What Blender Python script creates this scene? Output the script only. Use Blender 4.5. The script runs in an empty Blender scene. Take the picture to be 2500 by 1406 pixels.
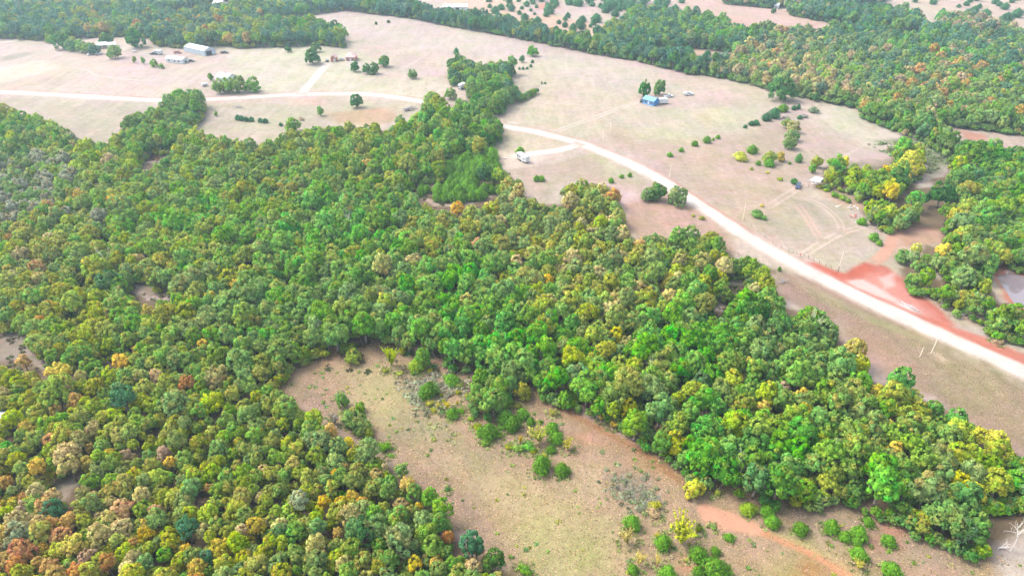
import bpy, math, random
import numpy as np
from mathutils import Vector, Matrix
random.seed(7); RNG = np.random.default_rng(7)
S = bpy.context.scene
COL = S.collection

# ------------------------------------------------------------------ camera
CAM_H, PITCH, FPX = 120.0, math.radians(32.0), 1690.0      # a drone hovering at 120 m
cd = bpy.data.cameras.new('camera'); cam = bpy.data.objects.new('camera', cd); COL.objects.link(cam)
cd.sensor_width = 36; cd.lens = FPX / 2500 * 36; cd.clip_start = 1; cd.clip_end = 20000
cam.location = (0, 0, CAM_H); cam.rotation_euler = (math.pi / 2 - PITCH, 0, 0)
S.camera = cam

# ------------------------------------------------------------------ sky, sun, exposure
SUN_EL, SUN_AZ = math.radians(52), math.radians(-68)       # azimuth from +Y, clockwise: the light comes from the left
w = bpy.data.worlds.new('World'); S.world = w; w.use_nodes = True
nt = w.node_tree; bg = nt.nodes['Background']
sky = nt.nodes.new('ShaderNodeTexSky'); sky.sky_type = 'NISHITA'; sky.sun_disc = False
sky.sun_elevation = SUN_EL; sky.sun_rotation = SUN_AZ; sky.air_density = 1.0; sky.dust_density = 3.0; sky.ozone_density = 1.0
veil = nt.nodes.new('ShaderNodeHueSaturation'); veil.inputs['Saturation'].default_value = .45      # a thin white overcast
nt.links.new(sky.outputs[0], veil.inputs['Color']); nt.links.new(veil.outputs[0], bg.inputs[0]); bg.inputs[1].default_value = 0.15
sl = bpy.data.lights.new('sun', 'SUN'); sl.energy = 1.15; sl.angle = math.radians(24); sl.color = (1.0, 0.91, 0.80)
so = bpy.data.objects.new('sun', sl); COL.objects.link(so)
sd = Vector((math.sin(SUN_AZ) * math.cos(SUN_EL), math.cos(SUN_AZ) * math.cos(SUN_EL), math.sin(SUN_EL)))
so.rotation_euler = sd.to_track_quat('Z', 'Y').to_euler()
S.view_settings.view_transform = 'Standard'; S.view_settings.look = 'None'
S.view_settings.gamma = 1; S.view_settings.use_curve_mapping = False
S.view_settings.exposure = 2.08
S.cycles.max_bounces = 6; S.cycles.diffuse_bounces = 4; S.cycles.transmission_bounces = 4; S.cycles.volume_bounces = 0
S.cycles.use_denoising = True

# ------------------------------------------------------------------ survey: photo reading -> place on the ground
CP, SP_ = math.cos(PITCH), math.sin(PITCH)
def g(x, y, z=0.0):
    """point at height z seen at reading x, y of the survey photograph"""
    u, v = (x - 1250) / FPX, (y - 703) / FPX
    dy, dz = CP - v * SP_, -SP_ - v * CP
    t = (z - CAM_H) / dz
    return (u * t, dy * t)
def gp(pts, z=0.0): return [g(p[0], p[1], z) for p in pts]
def proj(X, Y, Z):
    d = Y * CP + (CAM_H - Z) * SP_
    v = ((CAM_H - Z) * CP - Y * SP_) / d
    return 1250 + FPX * X / d, 703 + FPX * v
def scale_at(y, z=0.0):
    v = (y - 703) / FPX
    return FPX * (SP_ + v * CP) / (CAM_H - z)

# ------------------------------------------------------------------ numpy helpers
def vnoise(x, y, seed=0):
    xi, yi = np.floor(x).astype(np.int64), np.floor(y).astype(np.int64)
    fx, fy = x - xi, y - yi
    fx, fy = fx * fx * (3 - 2 * fx), fy * fy * (3 - 2 * fy)
    def h(a, b):
        n = (a * 374761393 + b * 668265263 + seed * 974711) & 0x7fffffff
        n = ((n ^ (n >> 13)) * 1274126177) & 0x7fffffff
        return ((n ^ (n >> 16)) & 0xffff) / 65535.0
    return (h(xi, yi) * (1 - fx) + h(xi + 1, yi) * fx) * (1 - fy) + (h(xi, yi + 1) * (1 - fx) + h(xi + 1, yi + 1) * fx) * fy
def fbm(x, y, sc, seed=0, oct=4):
    t, a, s = 0, .5, 1.0 / sc
    for i in range(oct):
        t = t + a * (vnoise(x * s, y * s, seed + i * 17) - .5); a *= .5; s *= 2.03
    return t          # about -.5 .. .5
def in_poly(px, py, poly):
    ins = np.zeros(px.shape, bool); n = len(poly)
    for i in range(n):
        x1, y1 = poly[i]; x2, y2 = poly[(i + 1) % n]
        if y1 == y2: continue
        c = ((y1 > py) != (y2 > py)) & (px < (x2 - x1) * (py - y1) / (y2 - y1) + x1)
        ins ^= c
    return ins
def seg_dist(px, py, pts, closed):
    d = np.full(px.shape, 1e9); n = len(pts)
    for i in range(n if closed else n - 1):
        x1, y1 = pts[i]; x2, y2 = pts[(i + 1) % n]
        dx, dy = x2 - x1, y2 - y1; L = dx * dx + dy * dy + 1e-9
        t = np.clip(((px - x1) * dx + (py - y1) * dy) / L, 0, 1)
        d = np.minimum(d, np.hypot(px - x1 - t * dx, py - y1 - t * dy))
    return d
def smooth(a, b, x):
    t = np.clip((x - a) / (b - a), 0, 1); return t * t * (3 - 2 * t)
def lin(c):
    c = np.asarray(c, float) / 255.0
    return np.where(c < .04045, c / 12.92, ((c + .055) / 1.055) ** 2.4)
def catmull(pts, step=3.0):
    P = [np.array(p, float) for p in pts]; P = [2 * P[0] - P[1]] + P + [2 * P[-1] - P[-2]]; out = []
    for i in range(1, len(P) - 2):
        n = max(2, int(np.linalg.norm(P[i + 1] - P[i]) / step))
        for k in range(n):
            t = k / n
            out.append(.5 * (2 * P[i] + (P[i + 1] - P[i - 1]) * t + (2 * P[i - 1] - 5 * P[i] + 4 * P[i + 1] - P[i + 2]) * t * t
                             + (3 * P[i] - P[i - 1] - 3 * P[i + 1] + P[i + 2]) * t ** 3))
    out.append(P[-2]); return np.array(out)

# ------------------------------------------------------------------ materials
def mat(name, rgb, rough=.7, metal=0.0, noise=0.0, nscale=2.0, spec=.3):
    m = bpy.data.materials.new(name); m.use_nodes = True; n = m.node_tree.nodes; l = m.node_tree.links
    b = n['Principled BSDF']; b.inputs['Base Color'].default_value = (*rgb, 1); b.inputs['Roughness'].default_value = rough
    b.inputs['Metallic'].default_value = metal; b.inputs['Specular IOR Level'].default_value = spec
    if noise:
        tc = n.new('ShaderNodeTexCoord'); t = n.new('ShaderNodeTexNoise'); t.inputs['Scale'].default_value = nscale; t.inputs['Detail'].default_value = 5
        l.new(tc.outputs['Object'], t.inputs['Vector'])
        r = n.new('ShaderNodeMapRange'); r.inputs[3].default_value = 1 - noise; r.inputs[4].default_value = 1 + noise
        r.inputs[1].default_value = .3; r.inputs[2].default_value = .7
        l.new(t.outputs['Fac'], r.inputs[0])
        mx = n.new('ShaderNodeMix'); mx.data_type = 'RGBA'; mx.blend_type = 'MULTIPLY'; mx.inputs[0].default_value = 1
        mx.inputs[6].default_value = (*rgb, 1); l.new(r.outputs[0], mx.inputs[7]); l.new(mx.outputs[2], b.inputs['Base Color'])
    return m

def ground_material():
    m = bpy.data.materials.new('dry_ground'); m.use_nodes = True; n = m.node_tree.nodes; l = m.node_tree.links
    b = n['Principled BSDF']; b.inputs['Roughness'].default_value = .95; b.inputs['Specular IOR Level'].default_value = .1
    at = n.new('ShaderNodeAttribute'); at.attribute_name = 'tint'
    geo = n.new('ShaderNodeNewGeometry')
    def noise(scale, det, rough=.6, vec=None):
        t = n.new('ShaderNodeTexNoise'); t.inputs['Scale'].default_value = scale; t.inputs['Detail'].default_value = det; t.inputs['Roughness'].default_value = rough
        l.new(vec or geo.outputs['Position'], t.inputs['Vector']); return t.outputs['Fac']
    def rng(v, a, b_, lo, hi):
        r = n.new('ShaderNodeMapRange'); r.inputs[1].default_value = a; r.inputs[2].default_value = b_; r.inputs[3].default_value = lo; r.inputs[4].default_value = hi
        l.new(v, r.inputs[0]); return r.outputs[0]
    def mul(a, b_):
        x = n.new('ShaderNodeMath'); x.operation = 'MULTIPLY'; l.new(a, x.inputs[0]); l.new(b_, x.inputs[1]); return x.outputs[0]
    mp = n.new('ShaderNodeMapping'); mp.inputs['Rotation'].default_value = (0, 0, .7); mp.inputs['Scale'].default_value = (.22, .035, .1); l.new(geo.outputs['Position'], mp.inputs[0])
    fine, mid, big, streak = noise(2.6, 4, .75), noise(.45, 4, .65), noise(.05, 4), noise(1, 5, .65, mp.outputs[0])
    k = mul(mul(rng(fine, .3, .7, .66, 1.34), rng(mid, .3, .7, .84, 1.16)), mul(rng(big, .3, .7, .93, 1.07), rng(streak, .3, .7, .88, 1.12)))
    # grassier and rustier mottling of the sward; alpha says how much the surface is sward
    sh = rng(noise(.16, 6, .72), .40, .66, 0, 1); rd = rng(noise(.11, 5, .7, geo.outputs['Position']), .56, .74, 0, 1)
    mx0 = n.new('ShaderNodeMix'); mx0.data_type = 'RGBA'; mx0.blend_type = 'MULTIPLY'; mx0.inputs[7].default_value = (.78, .90, .66, 1)
    l.new(mul(sh, at.outputs['Alpha']), mx0.inputs[0]); l.new(at.outputs['Color'], mx0.inputs[6])
    mx1 = n.new('ShaderNodeMix'); mx1.data_type = 'RGBA'; mx1.blend_type = 'MULTIPLY'; mx1.inputs[7].default_value = (.92, .74, .66, 1)
    l.new(mul(rd, at.outputs['Alpha']), mx1.inputs[0]); l.new(mx0.outputs[2], mx1.inputs[6])
    one = n.new('ShaderNodeMix'); one.data_type = 'FLOAT'; one.inputs[2].default_value = 1
    l.new(rng(at.outputs['Alpha'], 0, 1, .35, 1), one.inputs[0]); l.new(k, one.inputs[3])
    mx2 = n.new('ShaderNodeMix'); mx2.data_type = 'RGBA'; mx2.blend_type = 'MULTIPLY'; mx2.inputs[0].default_value = 1
    l.new(mx1.outputs[2], mx2.inputs[6]); l.new(one.outputs[0], mx2.inputs[7]); l.new(mx2.outputs[2], b.inputs['Base Color'])
    bp = n.new('ShaderNodeBump'); bp.inputs['Strength'].default_value = .5; bp.inputs['Distance'].default_value = .3
    l.new(fine, bp.inputs['Height']); l.new(bp.outputs[0], b.inputs['Normal'])
    return m

def leaf_material(name, inst):
    m = bpy.data.materials.new(name); m.use_nodes = True; n = m.node_tree.nodes; l = m.node_tree.links
    n.remove(n['Principled BSDF']); out = n['Material Output']
    if inst:
        a = n.new('ShaderNodeAttribute'); a.attribute_type = 'INSTANCER'; a.attribute_name = 'tint'; col, alp = a.outputs['Color'], a.outputs['Alpha']
    else:
        a = n.new('ShaderNodeObjectInfo'); col, alp = a.outputs['Color'], a.outputs['Alpha']
    v = n.new('ShaderNodeAttribute'); v.attribute_name = 'var'
    sp = n.new('ShaderNodeSeparateColor'); l.new(v.outputs['Color'], sp.inputs[0])
    # some clumps of a turning crown are amber: clump value under the tree's own share
    lt = n.new('ShaderNodeMath'); lt.operation = 'SUBTRACT'; l.new(alp, lt.inputs[0]); l.new(sp.outputs[1], lt.inputs[1])
    mr = n.new('ShaderNodeMapRange'); mr.inputs[1].default_value = -.06; mr.inputs[2].default_value = .06; l.new(lt.outputs[0], mr.inputs[0])
    au = n.new('ShaderNodeMix'); au.data_type = 'RGBA'; au.inputs[7].default_value = (.36, .19, .045, 1)
    f = n.new('ShaderNodeMath'); f.operation = 'MULTIPLY'; f.inputs[1].default_value = .42; l.new(mr.outputs[0], f.inputs[0])
    l.new(f.outputs[0], au.inputs[0]); l.new(col, au.inputs[6])
    b1 = n.new('ShaderNodeMapRange'); b1.inputs[3].default_value = .62; b1.inputs[4].default_value = 1.42; l.new(sp.outputs[0], b1.inputs[0])
    mx = n.new('ShaderNodeMix'); mx.data_type = 'RGBA'; mx.blend_type = 'MULTIPLY'; mx.inputs[0].default_value = 1
    l.new(au.outputs[2], mx.inputs[6]); l.new(b1.outputs[0], mx.inputs[7])
    hs = n.new('ShaderNodeHueSaturation'); hr = n.new('ShaderNodeMapRange'); hr.inputs[3].default_value = .466; hr.inputs[4].default_value = .534
    l.new(sp.outputs[2], hr.inputs[0]); l.new(hr.outputs[0], hs.inputs['Hue']); l.new(mx.outputs[2], hs.inputs['Color'])
    d = n.new('ShaderNodeBsdfPrincipled'); d.inputs['Roughness'].default_value = .75; d.inputs['Specular IOR Level'].default_value = .06
    t = n.new('ShaderNodeBsdfTranslucent'); l.new(hs.outputs[0], d.inputs['Base Color']); l.new(hs.outputs[0], t.inputs['Color'])
    s = n.new('ShaderNodeMixShader'); s.inputs[0].default_value = .4
    l.new(d.outputs[0], s.inputs[1]); l.new(t.outputs[0], s.inputs[2]); l.new(s.outputs[0], out.inputs['Surface'])
    return m

M = {}
M['ground'] = ground_material()
M['leaf'] = leaf_material('leaves', False); M['leaf_i'] = leaf_material('wood_leaves', True)
M['bark'] = mat('bark', (.16, .13, .105), .9, noise=.3, nscale=3)
M['deadwood'] = mat('bleached_wood', (.52, .48, .44), .85, noise=.2, nscale=3)
M['greywood'] = mat('grey_wood', (.27, .245, .24), .9, noise=.25, nscale=3)
M['twig'] = mat('twigs', (.30, .28, .24), .9, noise=.3, nscale=2)
M['white'] = mat('white_paint', (.44, .44, .44), .45, noise=.05, nscale=.7)
M['metal_white'] = mat('white_sheet_metal', (.32, .36, .40), .4, .0, .06, .6)
M['grey'] = mat('grey_siding', (.42, .43, .44), .6, noise=.08)
M['roofgrey'] = mat('grey_roof', (.38, .37, .37), .8, noise=.12)
M['roofpink'] = mat('faded_red_roof', (.34, .22, .21), .8, noise=.12)
M['brick'] = mat('red_brick_wall', (.33, .12, .08), .85, noise=.2, nscale=4)
M['blue'] = mat('blue_wall', (.04, .15, .33), .6, noise=.08)
M['bluemetal'] = mat('blue_sheet_metal', (.09, .25, .45), .4, noise=.06)
M['dark'] = mat('dark_opening', (.03, .03, .03), .8)
M['glass'] = mat('window_glass', (.04, .05, .06), .1, spec=.6)
M['tyre'] = mat('tyre_rubber', (.02, .02, .02), .8)
M['carblue'] = mat('dark_blue_car_paint', (.015, .03, .09), .25, spec=.5)
M['carwhite'] = mat('white_car_paint', (.5, .5, .5), .3, spec=.5)
M['carred'] = mat('rusty_red_paint', (.3, .08, .05), .5)
M['carblack'] = mat('black_car_paint', (.03, .035, .04), .3, spec=.5)
M['pole'] = mat('pale_pole_wood', (.66, .56, .44), .8, noise=.15)
M['steel'] = mat('galvanised_steel', (.5, .5, .5), .4, .6)
M['tan'] = mat('tan_siding', (.5, .44, .36), .7, noise=.1)
M['concrete'] = mat('concrete', (.55, .53, .5), .8, noise=.1)
M['wood'] = mat('weathered_boards', (.3, .22, .15), .8, noise=.2)

def tag(o, label=None, cat=None, group=None, kind=None):
    if label: o['label'] = label
    if cat: o['category'] = cat
    if group: o['group'] = group
    if kind: o['kind'] = kind
    return o
def mesh_obj(name, me, parent=None):
    o = bpy.data.objects.new(name, me); COL.objects.link(o)
    if parent: o.parent = parent
    return o
def empty(name, loc, rz=0.0):
    o = bpy.data.objects.new(name, None); COL.objects.link(o); o.location = loc; o.rotation_euler = (0, 0, rz)
    o.empty_display_size = .5; return o
def np_mesh(name, V, F, mats=(), fm=None):
    me = bpy.data.meshes.new(name); me.from_pydata([tuple(v) for v in V], [], [tuple(int(i) for i in f) for f in F])
    for m in mats: me.materials.append(m)
    if fm is not None: me.polygons.foreach_set('material_index', fm)
    me.update(); return me

class MB:
    """collects simple shapes into one mesh"""
    def __init__(s): s.v, s.f = [], []
    def add(s, V, F):
        o = len(s.v); s.v += [tuple(v) for v in V]; s.f += [tuple(i + o for i in f) for f in F]; return s
    def box(s, x0, x1, y0, y1, z0, z1, bev=0.0):
        if bev <= 0:
            V = [(x, y, z) for z in (z0, z1) for y in (y0, y1) for x in (x0, x1)]
            return s.add(V, [(0, 2, 3, 1), (4, 5, 7, 6), (0, 1, 5, 4), (1, 3, 7, 5), (3, 2, 6, 7), (2, 0, 4, 6)])
        b = bev; V = []
        for z, i in ((z0, b), (z0 + b, 0), (z1 - b, 0), (z1, b)):
            V += [(x0 + b, y0 + i, z), (x1 - b, y0 + i, z), (x1 - i, y0 + b, z), (x1 - i, y1 - b, z), (x1 - b, y1 - i, z), (x0 + b, y1 - i, z), (x0 + i, y1 - b, z), (x0 + i, y0 + b, z)]
        F = [tuple(reversed(range(8))), tuple(range(24, 32))]
        for r in range(3):
            for i in range(8): F.append((r * 8 + i, r * 8 + (i + 1) % 8, r * 8 + 8 + (i + 1) % 8, r * 8 + 8 + i))
        return s.add(V, F)
    def tube(s, p, q, r0, r1, n=6, cap=True):
        p, q = Vector(p), Vector(q); d = (q - p).normalized(); a = d.orthogonal().normalized(); b = d.cross(a)
        V = [p + r0 * (math.cos(2 * math.pi * i / n) * a + math.sin(2 * math.pi * i / n) * b) for i in range(n)] + [q + r1 * (math.cos(2 * math.pi * i / n) * a + math.sin(2 * math.pi * i / n) * b) for i in range(n)]
        F = [(i, (i + 1) % n, n + (i + 1) % n, n + i) for i in range(n)]
        if cap: F += [tuple(reversed(range(n))), tuple(range(n, 2 * n))]
        return s.add(V, F)
    def prism(s, prof, y0, y1):
        """profile of (x, z) points, counter-clockwise seen from -y, pushed from y0 to y1"""
        n = len(prof); V = [(x, y0, z) for x, z in prof] + [(x, y1, z) for x, z in prof]
        return s.add(V, [tuple(range(n)), tuple(reversed(range(n, 2 * n)))] + [(i, n + i, n + (i + 1) % n, (i + 1) % n) for i in range(n)])
    def build(s, name, m, parent=None, smooth=False):
        me = np_mesh(name, s.v, s.f, [m] if m else [])
        if smooth: me.polygons.foreach_set('use_smooth', [True] * len(me.polygons))
        return mesh_obj(name, me, parent)
# ------------------------------------------------------------------ where the woods stand (canopy outlines read off the survey photograph)
F_MAIN = [(-260, 250), (0, 262), (60, 275), (110, 295), (160, 320), (215, 345), (262, 352), (285, 337), (300, 302), (330, 287), (370, 277), (400, 250), (440, 228), (480, 226), (500, 242), (495, 275), (470, 300), (447, 319), (512, 329), (580, 341), (625, 353), (665, 348), (696, 328), (750, 314), (802, 302), (850, 307), (943, 317), (977, 300), (1014, 293), (1025, 273), (1035, 259), (1055, 240), (1075, 245), (1090, 263), (1120, 248), (1144, 263), (1171, 270), (1199, 276), (1226, 300), (1226, 328), (1171, 362), (1202, 369), (1212, 403), (1216, 416), (1240, 420), (1268, 440), (1281, 464), (1270, 480), (1310, 494), (1376, 494), (1380, 474), (1390, 446), (1444, 442), (1479, 446), (1509, 458), (1516, 480), (1499, 487), (1506, 507), (1528, 535), (1538, 569), (1548, 590), (1598, 578), (1650, 571), (1735, 568), (1766, 585), (1793, 617), (1800, 632), (1827, 622), (1855, 636), (1900, 656), (1883, 675), (1887, 705), (1907, 736), (1940, 752), (1991, 759), (2036, 772), (2049, 794), (2054, 825), (2068, 841), (2102, 885), (2146, 931), (2162, 926), (2228, 940), (2237, 957), (2296, 981), (2358, 1012), (2409, 1049), (2466, 1080), (2500, 1117), (2700, 1190), (2700, 1400), (2500, 1310), (2440, 1325), (2387, 1340), (2353, 1333), (2298, 1303), (2275, 1300), (2237, 1290), (2210, 1262), (2189, 1255), (2152, 1249), (2100, 1218), (2073, 1204), (2025, 1225), (1957, 1215), (1889, 1222), (1855, 1212), (1820, 1195), (1797, 1183), (1735, 1183), (1700, 1160), (1650, 1132), (1591, 1112), (1584, 1083), (1540, 1055), (1509, 1021), (1455, 1016), (1431, 996), (1403, 983), (1335, 958), (1300, 936), (1262, 945), (1250, 1000), (1235, 1010), (1150, 1000), (1135, 960), (1140, 925), (1172, 895), (1125, 884), (1102, 889), (1062, 860), (1032, 840), (997, 848), (972, 838), (965, 822), (936, 817), (911, 827), (879, 825), (858, 838), (813, 847), (776, 857), (725, 876), (708, 872), (705, 898), (688, 912), (662, 916), (680, 930), (700, 939), (723, 955), (733, 985), (748, 998), (774, 1000), (794, 1031), (801, 1049), (830, 1047), (872, 1072), (927, 1110), (944, 1134), (988, 1144), (1009, 1165), (1033, 1175), (1067, 1196), (1101, 1233), (1108, 1257), (1101, 1298), (1135, 1312), (1186, 1329), (1207, 1342), (1244, 1387), (1250, 1420), (1330, 1640), (-260, 1640)]
HOLES = [[(-200, 760), (0, 790), (58, 798), (62, 822), (75, 843), (70, 866), (83, 872), (100, 885), (166, 890), (186, 900), (176, 912), (120, 905), (75, 873), (0, 862), (-200, 860)],
         [(312, 684), (335, 673), (355, 673), (362, 690), (410, 697), (410, 722), (358, 726), (326, 708)],
         [(340, 384), (366, 364), (433, 360), (400, 383), (385, 394), (345, 394)],
         [(1012, 440), (1110, 424), (1210, 440), (1216, 468), (1150, 498), (1060, 497), (1015, 472)],
         [(1085, 390), (1128, 372), (1190, 380), (1204, 410), (1150, 416), (1090, 420)],
         [(1778, 668), (1822, 662), (1826, 688), (1786, 688)], [(1745, 718), (1768, 716), (1768, 752), (1748, 752)],
         [(250, 855), (268, 868), (250, 893), (238, 880)], [(355, 905), (372, 898), (374, 912), (352, 915)],
         [(120, 1165), (150, 1168), (205, 1150), (215, 1160), (170, 1190), (150, 1215), (128, 1190)]]
F_TL = [(-300, -70), (900, -70), (890, 0), (850, 13), (785, 22), (700, 34), (680, 36), (662, 53), (734, 52), (802, 64), (840, 84), (840, 104), (768, 97), (710, 101), (683, 101), (580, 105), (543, 98), (505, 101), (485, 110), (440, 105), (375, 99), (362, 81), (280, 77), (154, 83), (92, 87), (30, 82), (0, 82), (-300, 84)]
H_TL = [[(365, 25), (480, 10), (545, -6), (640, -12), (580, 4), (530, 16), (512, 25), (420, 33)]]
F_HEDGE = [(830, 2), (994, 6), (1069, 30), (1151, 35), (1274, 56), (1342, 79), (1444, 92), (1560, 112), (1660, 140), (1752, 158), (1752, 173), (1680, 166), (1560, 136), (1444, 118), (1342, 98), (1257, 81), (1137, 60), (1042, 43), (994, 33), (929, 26), (830, 14)]
F_GROVE = [(1093, 178), (1103, 156), (1137, 150), (1171, 164), (1216, 160), (1240, 154), (1257, 167), (1245, 184), (1250, 205), (1284, 218), (1318, 201), (1318, 212), (1287, 229), (1240, 246), (1233, 262), (1209, 272), (1165, 260), (1144, 250), (1137, 205), (1130, 195), (1100, 198)]
F_UR = [(1650, 27), (1708, 38), (1776, 58), (1807, 75), (1889, 68), (1991, 80), (2070, 68), (2107, 60), (2155, 75), (2244, 97), (2251, 68), (2288, 61), (2329, 82), (2500, 78), (2760, 78), (2760, 340), (2500, 317), (2420, 306), (2302, 290), (2292, 305), (2346, 342), (2335, 372), (2312, 366), (2257, 331), (2210, 314), (2141, 287), (2104, 273), (2097, 250), (2066, 246), (2005, 232), (1950, 222), (1882, 208), (1841, 195), (1752, 174), (1740, 148), (1800, 138), (1792, 114), (1700, 106), (1650, 108), (1560, 112), (1444, 92), (1500, 55), (1560, 20)]
F_TM = [(1270, -40), (1700, -40), (1650, 27), (1560, 20), (1500, 55), (1460, 78), (1400, 52), (1330, 40), (1270, 10)]
F_TR = [(1916, 12), (2018, 12), (2162, 20), (2230, 34), (2264, 55), (2255, 66), (2196, 72), (2094, 57), (1991, 38), (1930, 26)]
F_TR2 = [(1770, -40), (2200, -40), (2150, 4), (1960, 6), (1880, 10), (1770, 0)]
F_TR3 = [(2292, 45), (2340, 38), (2420, 50), (2476, 66), (2470, 76), (2380, 74), (2300, 62)]
F_BR = [(2012, 404), (2036, 396), (2094, 408), (2172, 398), (2184, 376), (2200, 348), (2230, 350), (2251, 370), (2258, 412), (2299, 408), (2309, 388), (2319, 368), (2353, 352), (2421, 349), (2500, 376), (2760, 400), (2760, 680), (2500, 650), (2480, 640), (2440, 640), (2415, 690), (2440, 740), (2449, 768), (2405, 770), (2340, 752), (2290, 737), (2262, 705), (2215, 696), (2203, 655), (2206, 637), (2245, 640), (2250, 600), (2210, 590), (2218, 566), (2172, 548), (2155, 545), (2111, 521), (2107, 500), (2094, 477), (2087, 456), (2012, 443)]
H_BR = [[(2130, 350), (2320, 330), (2320, 352), (2290, 385), (2255, 372), (2230, 352), (2196, 346)], [(2220, 548), (2305, 560), (2290, 600), (2262, 588), (2250, 610), (2213, 570)], [(2230, 428), (2275, 420), (2280, 452), (2240, 455)], [(2228, 342), (2332, 332), (2326, 398), (2306, 428), (2262, 432), (2256, 382)], [(2250, 640), (2310, 660), (2300, 676), (2262, 660)]]
F_BR2 = [(2412, 748), (2470, 735), (2510, 752), (2760, 800), (2760, 880), (2500, 822), (2440, 806), (2415, 788)]
WOODS = [(F_MAIN, HOLES), (F_TL, H_TL), (F_HEDGE, []), (F_GROVE, []), (F_UR, []), (F_TR, []), (F_TR2, []), (F_TR3, []), (F_BR, H_BR), (F_BR2, [])]
# open ground with scattered junipers: outline, spacing (m), size range (m)
SPARSE = [([(1190, -30), (1290, -10), (1330, 38), (1400, 50), (1460, 78), (1440, 88), (1350, 76), (1270, 52), (1190, 30)], 21, (3, 6.5)),
          ([(1640, -30), (1770, 0), (1880, 12), (1930, 28), (2060, 58), (2060, 72), (1900, 64), (1800, 70), (1700, 34), (1655, 20)], 24, (3.5, 8)),
          ([(2150, -30), (2700, -30), (2700, 55), (2480, 62), (2300, 38), (2235, 30), (2160, 16)], 26, (3, 8)),
          ([(1655, 110), (1790, 118), (1800, 135), (1745, 148), (1655, 145)], 20, (4, 7)), (F_TM, 15, (4, 9)),
          ([(1012, 440), (1110, 424), (1210, 440), (1216, 468), (1150, 498), (1060, 497), (1015, 472)], 4.6, (2.2, 4.2)),
          ([(1072, 382), (1128, 366), (1200, 376), (1216, 422), (1150, 444), (1075, 446)], 3.3, (2.8, 4.8)),
          ([(1540, 100), (1650, 112), (1650, 132), (1580, 118)], 11, (4, 6))]

# ------------------------------------------------------------------ the ground's own colour
KG = 3.08
def A(r, g_, b): return lin((r, g_, b)) / KG
BASE = A(221, 196, 188)
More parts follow.
